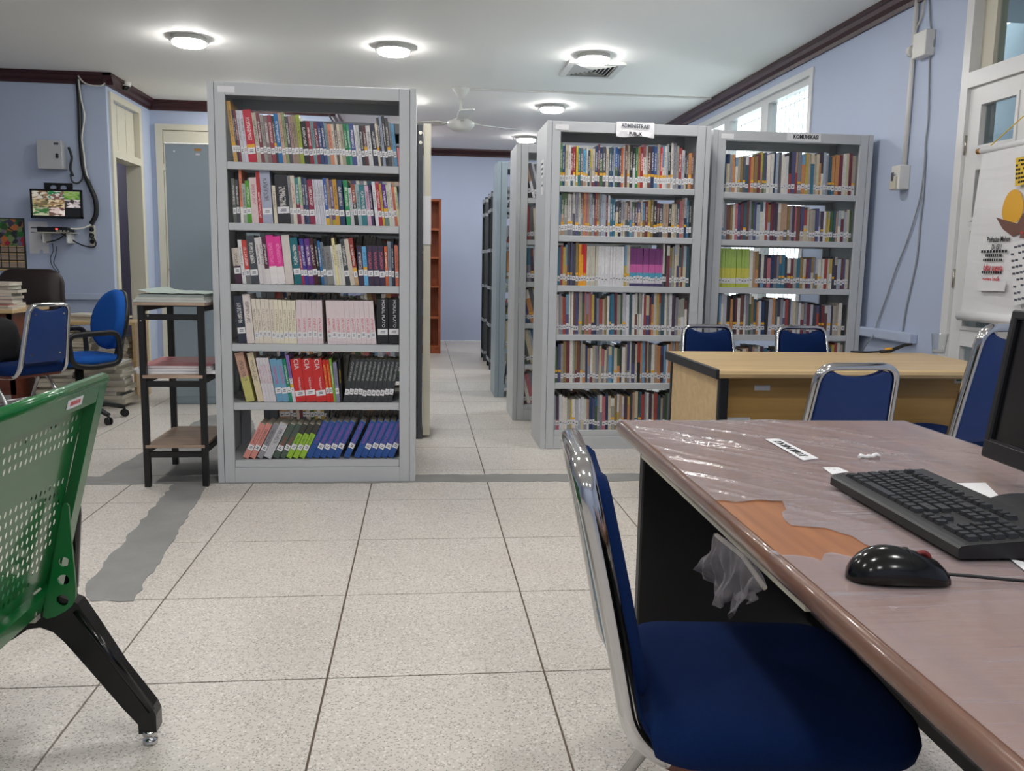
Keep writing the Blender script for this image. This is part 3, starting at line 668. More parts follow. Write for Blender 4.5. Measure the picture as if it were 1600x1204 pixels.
r3 = [(50,112,295,'C8BEB4',dict(c2='46283C',split=.5)),(112,145,365,'DCDCDC',dict(lz=.03)),(145,190,360,'C84641',dict(c2='787878',split=.28)),(190,262,400,'464B50'),(262,298,385,'D7D2D2',N_),(298,325,390,'D2CDCD',N_),(325,365,390,'50283C',dict(c2='DCD7D7',split=.33,lab=False)),(365,430,405,'E13C96',dict(c2='E6E1E1',split=.37,lab=False,tc='F08CC0')),(430,495,400,'E13C96',dict(c2='E6E1E1',split=.37,lab=False,tc='F08CC0')),(495,565,410,'D7CDC8',dict(lab=False,span=(2,2),lean=-5)),(573,640,390,'196973'),(640,665,330,'A02850'),(665,702,385,'3C378C',dict(lean=-7)),(702,748,385,'5F2D82'),(748,790,390,'46141E',dict(lean=-10)),(790,815,385,'1E1E20'),(815,840,370,'2868A0'),(840,870,360,'6E7882'),(870,930,325,'828282'),(930,950,330,'DCDCDC',N_),(950,975,395,'E1D7A0',N_),(975,1000,340,'D7D2BE',N_),(1000,1030,345,'D2D2C8',N_),(1030,1075,390,'3C4146',dict(lean=-9)),(1075,1115,390,'CDC3B4',dict(lab=False,span=(2,2),lean=-9)),(1115,1152,400,'963C32',dict(c2='B99A73',split=.38,yel=True,lean=-8)),(1152,1200,335,'3C2D46',dict(lean=-4)),(1200,1237,330,'64AFDC',dict(yel=True,lean=-4,tc='283C64')),(1237,1288,335,'3C2D46',dict(lean=-3.5,tc='D26478')),(1288,1340,335,'3C2D46',dict(lean=-3.5,tc='D26478')),(1340,1392,335,'3C2D46',dict(lean=-3.5,tc='D26478')),(1392,1420,335,'C85F32',dict(lean=-2.5)),(1420,1450,375,'828C96',dict(lean=-2)),(1450,1474,370,'28324B',dict(lean=-2)),(1480,1512,345,'D2785F',dict(lean=-1.5,yel=False))]
row(SX+.104, SY+.03, ZS[3], r3, UX, UZ, 'third shelf '+NC, -5.5, -7)
cr = dict(tc='8C7868', span=(.3, .78), lz=.028); pk = dict(tc='C83C50', span=(.24, .6), lz=.03, lean=-1.5); pl = dict(pk, lean=-4.5)
r4 = [(75,150,400,'323746',dict(lean=-5)),(150,218,415,'DCD2CD',dict(lean=-4.5,lab=False))]
r4 += [(222+i*37.5, 222+(i+1)*37.5, 378-i*1.2, 'DFD6C8' if i < 5 else 'E3DCC6', dict(cr, lean=-4.2+i*.25)) for i in range(10)]
r4 += [(598+i*47, 598+(i+1)*47, 372, 'DCCDD0', pk) for i in range(5)]
r4 += [(872+i*44.5, 872+(i+1)*44.5, 372, 'DCCDD0', pl) for i in range(10)]
big = dict(span=(2, 2), lz=.045, lh=.03, title=[('MORAL PLATO', .021, .158, M['paper'], .004)])
r4 += [(1325,1425,390,'1E1E22',dict(big,lean=-.7)),(1428,1526,390,'1E1E22',dict(big,lean=-.7))]
row(SX+.112, SY+.03, ZS[2], r4, UX, UZ, 'fourth shelf '+NC, -4, -4, d=.185)
UX5, UZ5 = .848/1178, .74/1000
cia = dict(span=(2, 2), lz=.03, lh=.028, title=[('CIA', .034, .195, M['paper'], .0), ('THE KILLING', .013, .09, M['paper'], .004)])
r5 = [(265,325,345,'BE9682',dict(c2='BEB96E',split=.5,lean=-12,lab=False)),(345,390,345,'D7C8AA',dict(lean=-11.5,lab=False))]
r5 += [(390+i*21.5,390+(i+1)*21.5,310,'D2CDD2',dict(lean=-9.5,tc='B4647D',lab=False)) for i in range(4)]
r5 += [(478,524,300,'6EA0BE',dict(lean=-9,tc='C83C78')),(524,565,298,'6EA0BE',dict(lean=-9,tc='C83C78')),(565,589,302,'198264',dict(lean=-8.5)),(589,612,330,'8C6EB4',dict(lean=-8,c2='D2D2DC',split=.5,yel=True))]
r5 += [(612+i*72.5,612+(i+1)*72.5,300,'C82D2D',dict(cia,lean=-7)) for i in range(3)]
r5 += [(830,854,296,'C8281E',dict(tc='E6BE46',lean=-6.5,span=(.3,.9))),(854,878,296,'C8281E',dict(tc='E6BE46',lean=-6.5,span=(.3,.9))),(878,895,305,'78AA3C',dict(lean=-6,lab=False)),(895,922,280,'82829B',dict(lean=-5)), (922,938,305,'16161A',dict(lean=-2.5,tc='D2B428',span=(.45,.75),lab=False,name='black and yellow'))]
r5 += [(940+i*31.5,940+(i+1)*31.5,302,'32373A',dict(lean=11.5,span=(.5,.95),tc='AAAAA5',lz=.035)) for i in range(11)]
row(SX+.083+.058, SY+.03, ZS[1], r5, UX5, UZ5, 'fifth shelf '+NC, -10, 10)
r6 = [(220,266,285,'D28C82'),(268,313,285,'D28C82'),(318,362,285,'8C8C91'),(365,426,285,'BEBEC3',N_),(430,478,282,'5F6E64',dict(c2='B44B41',split=.0,tc='D2D2D2')),(480,523,282,'5F6E64'),(523,566,280,'96BE3C',dict(tc='286428')),(570,612,280,'96BE3C',dict(tc='286428')),(615,658,280,'96BE3C',dict(tc='286428'))]
for j, it in enumerate(r6[4:6]): r6[4+j] = (it[0], it[1], it[2], '4B5A50', dict(c2='4B5A50', tc='B44B41', span=(.3, .62)))
for j in range(3):
    a = r6[6+j]; r6[6+j] = (a[0], a[1], a[2], '3C3C37', dict(c2='96BE3C', split=.72, tc='286428', span=(.3, .68), name='lime'))
bl = dict(tc='A050A0', span=(.38, .95), lz=.05, lh=.028)
for a in (663, 712, 760, 808, 856, 930, 1003, 1052, 1101, 1150, 1198, 1246): r6.append((a, a+47, 300, '235096', dict(bl, lab=a not in (663, 1003))))
row(SX+.083+.03, SY+.03, ZS[0], r6, UX5, .70/1000, 'bottom shelf '+NC, 27, 24)
# two upper rows of the ADMINISTRASI bookcase, still one by one
PAL = ['BEB4A5','26385C','6E3440','9A4440','3A5560','C2B89C','2A2A2C','CDCDD2','4E4E74','8A744A','BE8656','8C8C96','B8A050','46603E','B06A70','6E96B4','D8D3CA','6A463E','A0AAB4','4A3A4C','C8C8BE','3A6E86','40404A','AA8C74','B4B4BE','96968E','D2CEC6','7D7D86','5A5A60','A89E90']
rs = random.Random(11)
def auto_row(n, x0, x1, y, z, where, group, first=None):
    ws = [rs.uniform(.7, 1.4) for _ in range(n)]; k = (x1-x0)/sum(ws); x = x0; h = .235; lean = 0
    for i, q in enumerate(ws):
        t = q*k; c = col((first or {}).get(i) or rs.choice(PAL)); h = max(.205, min(.272, h+rs.uniform(-.018, .018)))
        o = make_book(x+t/2, y+rs.uniform(0, .006), z, t-.0008, h, .165+rs.uniform(-.02, .02), rs.uniform(-.8, 0), c, col(rs.choice(PAL)) if rs.random() < .3 else None, rs.choice((.25, .5, .7)), yel=rs.random() < .4, lab=rs.random() < .92, lz=.03, lh=.034,
                  label=word(t)+cname(c)+' book, '+ordinal(i+1)+' from left on the '+where, group=group)
        x += t
auto_row(54, S2X+.088, S2X+.912, S2Y+.03, ZS[5], 'top shelf under the ADMINISTRASI sign', 'books on the top shelf under the ADMINISTRASI sign', {0: '4B8246', 1: '1E3C6E', 3: 'DCDCDC', 4: '821E28', 5: '96232D', 6: 'D2B432', 7: '1E7882', 9: '5AA0C8', 12: 'D2BE28', 16: '1E2D50', 20: '28466E', 22: '1E5AA0', 23: '1E508C', 25: 'C8643C', 31: '28783C', 33: 'AA2D32', 38: '32508C', 40: 'C83232'})
auto_row(52, S2X+.088, S2X+.912, S2Y+.03, ZS[4], 'second shelf of the ADMINISTRASI bookcase', 'books on the second shelf of the ADMINISTRASI bookcase')

# every further book (lower rows, second and third rows of cases, rear sides): one mass of real book shapes
BV = []; BF = []; BC = []; BMi = []
def bbox(xf, x0, x1, y0, y1, z0, z1, c, mi=0):
    o = len(BV)
    for p in ((x0,y0,z0),(x1,y0,z0),(x1,y1,z0),(x0,y1,z0),(x0,y0,z1),(x1,y0,z1),(x1,y1,z1),(x0,y1,z1)): BV.append(tuple(xf @ Vector(p)))
    for f in ((0,3,2,1),(4,5,6,7),(0,1,5,4),(1,2,6,5),(2,3,7,6),(3,0,4,7)): BF.append(tuple(i+o for i in f)); BC.append(c); BMi.append(mi)
def mass_book(x, y, z, t, h, d, lean, c, face=-1, c2=None, lab=True, yel=False, bands=None):
    a = math.radians(lean); xf = Matrix.Translation((x, y, z+t/2*abs(math.sin(a))+.0008)) @ Matrix.Rotation(a, 4, 'Y')
    if face > 0: xf = xf @ Matrix.Rotation(PI, 4, 'Z')
    C1 = lin(c); C2 = lin(c2) if c2 else C1; sp = h*rs.choice((.3, .5, .75))
    for (u0_, u1_, cc_) in (bands or ((0, sp/h, None), (sp/h, 1, c))): bbox(xf, -t/2, t/2, 0, .002, u0_*h, u1_*h, C2 if cc_ is None else lin(cc_))
    bbox(xf, -t/2, -t/2+.0012, .002, d, 0, h, C1); bbox(xf, t/2-.0012, t/2, .002, d, 0, h, C1)
    bbox(xf, -t/2+.0012, t/2-.0012, .002, d-.003, .002, h-.003, lin((206, 198, 182)))
    k = t*.46
    if lab:
        lo_ = rs.uniform(.024, .036); bbox(xf, -k, k, -.0008, .0002, lo_, lo_+rs.uniform(.024, .034), lin((212, 212, 214))); bbox(xf, -k*.5, k*.5, -.0012, -.0008, lo_+.01, lo_+.016, lin((70, 74, 90)))
    if yel: bbox(xf, -k, k, -.0008, .0002, .064, .078, lin((226, 170, 50)))
def mass_row(n, x0, x1, y, z, face=-1, lean=0, h0=.235, hv=.018, lab=.92, first=None, d=.165, hmax=.262, fill=1.0):
    ws = [rs.uniform(.7, 1.4) for _ in range(n)]; k = (x1-x0)*fill/sum(ws); x = x0; h = h0
    for i, q in enumerate(ws):
        t = q*k; sp = (first or {}).get(i); c = col(sp[0] if sp else rs.choice(PAL)); h = max(.19, min(hmax, h+rs.uniform(-hv, hv)))
        le = lean+rs.uniform(-.9, .3)
        mass_book(x+t/2, y+face*-1*rs.uniform(0, .006), z, (t-.0008)*math.cos(math.radians(le)), sp[2] if sp else h, d+rs.uniform(-.02, .02), le, c, face, col(sp[1]) if sp and sp[1] else (col(rs.choice(PAL)) if rs.random() < .35 else None), rs.random() < lab, rs.random() < .12 and not sp, sp[3] if sp and len(sp) > 3 else None)
        x += t
f3 = {**{i: ('D22D28' if i != 8 else 'E6A028', 'E6A028', .25) for i in (8, 9, 10)}, **{i: ('C8C3B4', 'BEB9AA', .24) for i in range(11, 15)}, **{i: ('DCDCDE', 'D2D2D6', .24) for i in range(15, 24)}, **{i: ('7D3278', None, .232, ((0, .08, (70, 60, 100)), (.08, .2, (205, 200, 210)), (.2, .36, (80, 160, 190)), (.36, .58, (196, 96, 160)), (.58, 1, (120, 58, 118)))) for i in range(26, 39)}}
for k, (n, ff) in enumerate(((50, f3), (50, None), (50, None), (48, None))): mass_row(n, S2X+.088, S2X+.912, S2Y+.03, ZS[3-k], first=ff, lean=-.6 if k else 0)
fg = {i: ('A5B46E', None, .245, ((0, .1, (176, 184, 70)), (.1, .24, (214, 216, 206)), (.24, .5, (200, 196, 84)), (.5, 1, (156, 182, 92)))) for i in range(0, 11)}
for k in range(6): mass_row((46, 48, 46, 46, 44, 44)[k], S3X+.088, S3X+.952, S3Y+.03, ZS[5-k], first=fg if k == 2 else None, lean=-.5)
# rear sides
for k in range(6):
    if k != 0: mass_row(34, SX+(.30 if k < 5 else .5), SX+.91, SY+BD-.03, ZS[5-k], face=1, lean=6, h0=.24, fill=.95)
    mass_row(36, S2X+.09, S2X+.6, S2Y+BD-.03, ZS[5-k], face=1, h0=.2, hmax=.22)
    if k in (3, 5): mass_row(26, S3X+.4, S3X+.85, S3Y+BD-.03, ZS[5-k], face=1, h0=.2, hmax=.21)
# second and third row on the right, dark case on the left, racks and the wooden shelf
for k in range(6):
    mass_row(14, .665+.09, .665+.5, 6.23, ZS[5-k], lean=-14 if k in (0, 3, 4, 5) else -3, h0=.23, fill=.9)
    mass_row(12, .625+.09, .625+.5, 7.33, ZS[5-k], lean=(28, 24, 0, 22, 0, 9)[k], h0=.23, fill=.8)
    mass_row(30, -.9, -.1, 5.55, ZS[5-k], lean=-5, h0=.24)
for n_, y_ in ((0, 8.47), (1, 9.27), (2, 10.12)):
    for z in (.12, .5, .9, 1.3): mass_row(16, .79, 1.3, y_, z+.001, h0=.22, lean=-6, fill=.9)
for z in (.1, .47, .86, 1.22, 1.57): mass_row(22, -.68, .2, 10.99, z, h0=.24, lean=(-8 if z != .86 else -25), fill=.85 if z != .86 else .7)
me = bpy.data.meshes.new('books'); me.from_pydata(BV, [], BF)
ca = me.color_attributes.new('Col', 'FLOAT_COLOR', 'CORNER'); ca.data.foreach_set('color', [v for c in BC for _ in range(4) for v in c])
me.materials.append(M['book_mass']); o = bpy.data.objects.new('books', me); C.objects.link(o); o['kind'] = 'stuff'
tag(o, 'rows of many coloured library books on the lower and farther shelves', 'books')

# signs on the bookcases
sg = thing('paper_sign', 'folded white ADMINISTRASI PUBLIK paper sign on the bookcase top edge', 'sign', (S2X+.515, S2Y-.004, BH))
p0, p1 = at(963, 190, 'y', S2Y), at(1022, 194, 'y', S2Y); wd = p1.x-p0.x; sg.location = ((p0.x+p1.x)/2, S2Y-.003, BH+.003)
rings = []
for i in range(9):
    u = -wd/2+wd*i/8; dr = .006*math.sin(i*.9)
    rings.append([(u, .02, .002), (u, -.002, .002+dr*.2), (u, -.006-dr*.5, -.05), (u, -.012+dr, -.083-.004*math.sin(i)), (u, -.011+dr, -.083-.004*math.sin(i)), (u, -.005-dr*.5, -.05), (u, -.001, .0005), (u, .02, .0005)])
MB().loft(rings, smooth=False).build('sheet', M['paper'], sg)
text('ADMINISTRASI', .032, basis((0, -.0085, -.022), (1, 0, -.03), (0, .1, 1)), M['label_dark'], sg, 'lettering', .82, .0006)
text('PUBLIK', .03, basis((0, -.0165, -.068), (1, 0, -.03), (0, .12, 1)), M['ink'], sg, 'lettering', .82, .0008)
p0, p1 = at(1230, 209, 'y', S3Y), at(1283, 211, 'y', S3Y)
sg = thing('shelf_sign', 'grey KOMUNIKASI label stuck on the top edge of the right bookcase', 'sign', ((p0.x+p1.x)/2, S3Y, 1.952))
MB().box(-(p1.x-p0.x)/2, (p1.x-p0.x)/2, -.0015, .0005, -.026, .024).build('sheet', M['paper'], sg)
text('KOMUNIKASI', .034, basis((.012, -.0022, 0), (1, 0, 0), (0, 0, 1)), M['ink'], sg, 'lettering', .8, .0012)
for j, (a, b, z0, z1, lab) in enumerate(((.10, .22, 1.66, 1.77, 'upper of two white paper labels on the side of the ADMINISTRASI bookcase'), (.11, .20, 1.56, 1.64, 'lower white label on the side of the ADMINISTRASI bookcase'))):
    mb = MB(); mb.box(S2X-.002, S2X+.0005, S2Y+a, S2Y+b, z0, z1, M['paper'])
    for q in range(3 if j == 0 else 1): mb.box(S2X-.0026, S2X-.0019, S2Y+a+.02, S2Y+b-.02, z1-.03-q*.03, z1-.018-q*.03, M['label_dark'])
    tag(mb.build('paper_label', None), lab, 'label')

# ------------------------------------------------------------------ big desk in the foreground
DX0, DX1, DY0, DY1, DZ = .462, 1.235, -.02, 2.07, .75
desk = thing('computer_desk', 'reddish wooden desk under torn clear plastic in the right foreground', 'desk', (0, 0, 0), math.radians(-.9))
desk.location = (.468-.018, .02, 0)
DM = Matrix.Translation(desk.location) @ Matrix.Rotation(math.radians(-.9), 4, 'Z')
def dl(x, y, z=0): return (DM.inverted() @ Vector((x, y, z)))
a_, b_ = 0.0, .762; c_, d_ = -.05, 2.05
mb = MB(); mb.box(a_+.0135, b_-.0135, c_, d_, DZ-.034, DZ); mb.build('desk_top', M['desk_wood'], desk)
for sg_, x_ in ((1, a_), (-1, b_)):
    arc = [(x_+sg_*(.0142-.0142*math.sin(PI*k/12)), DZ-.017+.017*math.cos(PI*k/12)) for k in range(13)]
    MB().loft([[(x, y, z) for x, z in arc] for y in (c_, d_)]).build('edge_band', M['edge_wood'], desk)
MB().rbox(.05, .51, d_-.09, d_-.055, .0, DZ-.034, .004, 1).build('end_panel', M['black_board'], desk)
MB().rbox(.05, .51, .15, .18, .0, DZ-.034, .004, 1).build('end_panel', M['black_board'], desk)
MB().rbox(.49, .51, .18, d_-.09, .25, DZ-.034, .003, 1).build('modesty_panel', M['black_board'], desk)
MB().box(.03, .07, 1.0, 1.9, DZ-.06, DZ-.036).build('under_rail', M['cream'], desk)
# the plastic film: a wrinkled sheet with a torn hole, rolled over the left edge on both sides of the tear
hole_px = [(1128,783),(1150,786),(1185,783),(1222,785),(1228,797),(1221,803),(1224,812),(1236,822),(1262,824),(1290,826),(1314,834),(1330,838),(1352,852),(1367,857),(1340,873),(1300,864),(1288,866),(1283,877),(1270,872),(1240,868),(1215,868),(1196,862)]
hole = [tuple(dl(*at(x, y, 'z', DZ)).xy) for x, y in hole_px]
ya_, yb_ = hole[-1][1], hole[0][1]
e0 = .012
outer = [(e0, c_), (e0, ya_)] + [h for h in hole[::-1]] + [(e0, yb_), (e0, d_), (b_-.012, d_), (b_-.012, c_)]
dense = []
for i in range(len(outer)):
    p, q = Vector(outer[i]), Vector(outer[(i+1) % len(outer)]); n = max(1, int((q-p).length/.06))
    dense += [tuple(p.lerp(q, k/n)) for k in range(n)]
def wr(x, y):
    v = .0016
    for (cx, cy, ang, ln, am) in WR:
        dx, dy = x-cx, y-cy; u = dx*math.cos(ang)+dy*math.sin(ang); t = -dx*math.sin(ang)+dy*math.cos(ang)
        if abs(u) < ln: v += am*math.exp(-(t/.0045)**2)*(1-(u/ln)**2)
    return DZ+v
rw = random.Random(5); WR = []
for _ in range(46): WR.append((rw.uniform(.02, .5), rw.uniform(1.25, 2.0), rw.uniform(-1.0, -.78), rw.uniform(.1, .42), rw.uniform(.001, .0044)))
for _ in range(26): WR.append((rw.uniform(.1, .7), rw.uniform(.1, 1.9), rw.uniform(-1.2, -.3), rw.uniform(.03, .12), rw.uniform(.0004, .0013)))
pts = [Vector(p) for p in dense]; ne = len(pts); edges = [(i, (i+1) % ne) for i in range(ne)]
def inside(p, lp):
    c = False
    for i in range(len(lp)):
        a = lp[i]; b = lp[i-1]
        if (a[1] > p[1]) != (b[1] > p[1]) and p[0] < (b[0]-a[0])*(p[1]-a[1])/(b[1]-a[1])+a[0]: c = not c
    return c
gy = c_
yy = .5
while yy < d_:
    st_ = .007 if yy > 1.2 else .014; xx = e0+.004
    while xx < b_-.015:
        if inside((xx, yy), dense): pts.append(Vector((xx+rw.uniform(-.0004, .0004), yy)))
        xx += st_ if xx < .55 else .02
    yy += st_
res = geometry.delaunay_2d_cdt(pts, edges, [], 0, 1e-6)
mb = MB(); V2 = res[0]
F2 = [tuple(f) for f in res[2] if inside((sum(V2[i].x for i in f)/len(f), sum(V2[i].y for i in f)/len(f)), dense)]
mb.add([(p.x, p.y, wr(p.x, p.y)) for p in V2], F2, True)
fo = mb.build('plastic_cover', M['film'], desk, fix=False); mb = MB()
for (y0, y1) in ((c_, ya_-.004), (yb_+.004, d_)):
    n = max(2, int((y1-y0)/.03)); rings = []
    for i in range(n+1):
        y = y0+(y1-y0)*i/n; j = .0006*math.sin(i*1.7)
        rings.append([(.0125, y, DZ+.0016), (.005, y, DZ-.0008+j*.3), (-.0006-j, y, DZ-.009), (-.0014-j, y, DZ-.02), (.004, y, DZ-.0325-j), (.012, y, DZ-.037), (.0125, y, DZ-.0368)])
    nn = 6; vs = [p for r_ in rings for p in r_]; mb.add(vs, [(i*7+k, i*7+k+1, (i+1)*7+k+1, (i+1)*7+k) for i in range(n) for k in range(nn)], True)
mb.build('plastic_edge', M['film_edge'], desk, fix=False)
# torn strip of plastic hanging under the edge
tp = [(1116,832),(1128,838),(1141,845),(1154,854),(1166,864),(1177,875),(1186,888),(1193,900),(1198,914)]
bp_ = [(1107,884),(1113,904),(1127,927),(1141,950),(1148,936),(1160,968),(1170,934),(1178,944),(1196,921)]
def lerp_px(l, t):
    t *= len(l)-1; i = min(int(t), len(l)-2); f = t-i; return (l[i][0]*(1-f)+l[i+1][0]*f, l[i][1]*(1-f)+l[i+1][1]*f)
vs = []; nu, nv = 33, 13
for i in range(nu):
    A, B = lerp_px(tp, i/(nu-1)), lerp_px(bp_, i/(nu-1))
    for j in range(nv):
        f = j/(nv-1); px_ = A[0]*(1-f)+B[0]*f+2.2*math.sin(j*1.3+i*.5)*f; py_ = A[1]*(1-f)+B[1]*f
        q = dl(*at(px_, py_, 'x', .478)); vs.append((q.x+.010*math.sin(i*.62+j*.35)*f+.006*math.sin(i*1.9-j*.8)*f-.012*f, q.y, q.z))
mb = MB(); mb.add(vs, [(i*nv+j, (i+1)*nv+j, (i+1)*nv+j+1, i*nv+j+1) for i in range(nu-1) for j in range(nv-1)], True)
o = mb.build('hanging_plastic', M['film_rag'], desk, fix=False)
MB().tube([dl(*at(1120, 836, 'x', .49)), dl(*at(1160, 868, 'x', .49)), dl(*at(1195, 918, 'x', .49))], .004, 6).build('edge_strip', M['cream'], desk)
def on_desk(px, py, z=DZ+.0035): return at(px, py, 'z', z)
# paper labels lying under the plastic
def strip(pxs, name, lab, body=None, z=.0032, th=.0006, cat='label'):
    q = [on_desk(x, y, DZ+z) for x, y in pxs]; c = sum(q, Vector())/len(q)
    t = thing(name, lab, cat, c)
    MB().plate([((p-c).x, (p-c).y) for p in q], [], lambda u, v: (u, v, th), lambda u, v: (u, v, 0)).build('sheet', M['paper'], t)
    if body:
        ux = (q[0]-q[3]).normalized(); text(body, .026, basis((0, 0, th+.0004), (q[0]-q[3]).normalized(), Vector((0, 0, 1)).cross((q[0]-q[3]).normalized())), M['ink'], t, 'lettering', .96, .0001)
    return t
strip([(1196,686),(1217,685),(1279,716),(1255,719)], 'desk_label', 'white KOMUNIKASI paper label lying upside down on the desk', 'KOMUNIKASI')
t = strip([(1285,730),(1310,730),(1326,737),(1300,741)], 'desk_label', 'white paper label half hidden under the corner of the keyboard')
t = strip([(1578,873),(1600,878),(1640,905),(1618,905)], 'desk_label', 'white paper label under the keyboard, at right edge of the photo')
strip([(1457,755),(1540,754),(1556,770),(1583,795),(1560,812),(1520,800)], 'paper_sheet', 'white sheet of paper lying between the keyboard and the monitor', None, .004, .0004, 'paper')
p0, p1 = on_desk(1342, 717), on_desk(1374, 714)
pa = [p0.lerp(p1, k/8)+Vector((0, .004*math.sin(k*2.1), .004+.0015*math.sin(k*1.3))) for k in range(9)]
tag(MB().tube(pa, [(.002+.003*abs(math.sin(k*1.1+.4)), .004+.002*abs(math.sin(k))) for k in range(9)], 8).build('tissue_scrap', M['paper']), 'small crumpled scrap of white tissue on the plastic covered desk', 'tissue')
# keyboard
kb = thing('keyboard', 'black computer keyboard lying on the plastic covered desk', 'keyboard', (0, 0, 0))
k0, k1 = on_desk(1297, 757, DZ+.006), on_desk(1497, 873, DZ+.006)
yv = (k0-k1).normalized(); xv = Vector((yv.y, -yv.x, 0)); L = (k0-k1).length; kb.matrix_world = basis((k1.x, k1.y, DZ+.006), xv, yv)
KW = .172
mb = MB(); mb.loft([[(x, y, z) for x, z in ((0, .001), (.002, 0), (KW-.002, 0), (KW, .003), (KW, .026), (KW-.004, .029), (.012, .0185), (.003, .017), (0, .014))] for y in (0, L)], smooth=False)
mb.build('case', M['black_plastic'], kb)
def key(x, y, w_, d_k, z): 
    h = .0075; i = .0022
    return ([(x-d_k/2, y-w_/2, z), (x+d_k/2, y-w_/2, z), (x+d_k/2, y+w_/2, z), (x-d_k/2, y+w_/2, z), (x-d_k/2+i, y-w_/2+i, z+h), (x+d_k/2-i*.6, y-w_/2+i, z+h+.0006), (x+d_k/2-i*.6, y+w_/2-i, z+h+.0006), (x-d_k/2+i, y+w_/2-i, z+h)],
            [(4, 5, 6, 7), (0, 1, 5, 4), (1, 2, 6, 5), (2, 3, 7, 6), (3, 0, 4, 7)])
def zt(x): return .0185+(x-.012)*(.0105/(KW-.016))-.001
def put(x, y, w_, d_k):
    v, f = key(x, y, w_-.0026, d_k-.0026, zt(x)-.0012); mk = MB(); mk.add(v, f); 
    o = mk.build('key', M['key_plastic'], kb, fix=False)
    q = zt(x)+.0072; MB().box(x+.001, x+.0045, y+.001, y+.004, q-.0015, q, M['label_dark']).build('key_legend', None, o, fix=False)
u = (L-.038)/21.8; top = L-.012
rowsx = [.028+i*.0187 for i in range(5)]+[.131]
for r_ in range(6):
    x = rowsx[r_]
    if r_ == 0: ks = [(1.25,)]*3+[(5.6,)]+[(1.25,)]*4
    elif r_ == 1: ks = [(2.2,)]+[(1,)]*10+[(2.6,)]
    elif r_ == 2: ks = [(1.75,)]+[(1,)]*11+[(2.05,)]
    elif r_ == 3: ks = [(1.5,)]+[(1,)]*12+[(1.3,)]
    elif r_ == 4: ks = [(1,)]*13+[(1.8,)]
    else: ks = [(1,), (-.7,)]+[(1,)]*4+[(-.45,)]+[(1,)]*4+[(-.45,)]+[(1,)]*4
    y = top
    for (n_,) in ks:
        if n_ > 0: put(x, y-n_*u/2, n_*u, .0187)
        y -= abs(n_)*u
    yn = top-14.8*u-.006
    if r_ == 0: cols_ = (0, 1, 2)
    elif r_ == 1: cols_ = (1,)
    elif r_ == 2: cols_ = ()
    else: cols_ = (0, 1, 2)
    for q in cols_: put(x, yn-(q+.5)*u, u, .0187)
    yn -= 3*u+.008
    if r_ < 5:
        for q in range(4):
            if r_ == 0 and q == 1: continue
            put(x, yn-(q+.5)*u-(0 if not (r_ == 0 and q == 0) else u*.5), u*(2 if r_ == 0 and q == 0 else 1), .0187)
# mouse
m0, m1 = on_desk(1322, 902, DZ+.003), on_desk(1474, 906, DZ+.003)
ms = thing('computer_mouse', 'black computer mouse with red wheel on the desk', 'mouse', (0, 0, 0)); mv = (m1-m0).normalized(); ML = (m1-m0).length
ms.matrix_world = basis((m0.x, m0.y, DZ+.003), mv, Vector((-mv.y, mv.x, 0)))
rings = []
for k in range(17):
    s_ = k/16; s_ = s_**1.25; x = ML*s_
    if s_ < .42: q_ = (1-((.42-s_)/.42)**2.3)**.5; ww, hh = .004+.027*q_, .003+.040*q_**1.15
    else: q_ = (s_-.42)/.58; ww, hh = .031-.007*q_**2.2, .043-.024*q_**1.7
    if s_ > .97: ww -= .004; hh -= .004
    ring = []
    for j in range(16):
        a = 2*PI*j/16; cz = math.sin(a)
        ring.append((x, ww*math.cos(a)*(1 if cz < 0 else 1), max(0, hh*(cz*.92+.08)) if cz > 0 else max(0, hh*.08+cz*.004)))
    rings.append(ring)
mb = MB(); mb.loft(rings); mb.build('mouse_shell', M['gloss_black'], ms)
MB().tube([(ML*.76+.009*math.cos(a*PI/10), 0, .0255+.009*math.sin(a*PI/10)) for a in range(20)], .0035, 8, closed=True).build('scroll_wheel', mat('red_rubber', (110, 28, 28), .5), ms)
MB().tube([(ML*.6, y*.01, .0408-abs(y)**2*.0026) for y in (-2.2, -1.2, 0, 1.2, 2.2)], .0006, 5).build('button_gap', M['ink'], ms)
mb = MB(); pa = smooth_path([(ML-.004, 0, .008), (ML+.03, -.002, .007), (ML+.10, -.004, .003), (ML+.2, -.01, .003), (ML+.32, .02, .003)], 5); mb.tube(pa, .0022, 8); mb.build('cable', M['black_plastic'], ms)
# monitor, screen towards the user on the left
q0 = at(1531, 711, 'x', 1.035); q1 = at(1572, 483, 'x', 1.07)
mo = thing('monitor', 'black computer monitor cut by the right edge of the photo', 'monitor', (0, 0, 0))
yv = Vector((.075, 1, 0)).normalized(); zv = (q1-q0); zv = (zv-yv*zv.dot(yv)).normalized(); xv = yv.cross(zv)
mo.matrix_world = basis(q0, -yv, zv, -xv); MH = (q1-q0).length; MW = .44
# local: x to the right seen from the user (towards the camera), y up, z towards the user
mb = MB(); b2 = .017
mb.rbox(0, MW, 0, .034, -.03, .0, .003, 1); mb.rbox(0, MW, MH-b2, MH, -.03, 0, .003, 1); mb.rbox(0, b2, .03, MH-.01, -.03, 0, .003, 1); mb.rbox(MW-b2, MW, .03, MH-.01, -.03, 0, .003, 1); mb.build('bezel', M['black_plastic'], mo)
MB().box(b2, MW-b2, .034, MH-b2, -.012, -.008).build('screen', mat('dark_screen', (14, 15, 17), .22, var=.1, scale=3), mo)
MB().box(b2, MW-b2, .032, .0355, -.009, -.0005).build('bezel_lip', M['key_plastic'], mo)
mb = MB(); mb.rbox(.02, MW-.02, .02, MH-.02, -.055, -.028, .01, 2); mb.build('back_shell', M['black_plastic'], mo)
bc = on_desk(1625, 806, DZ+.004); wl = mo.matrix_world.inverted()
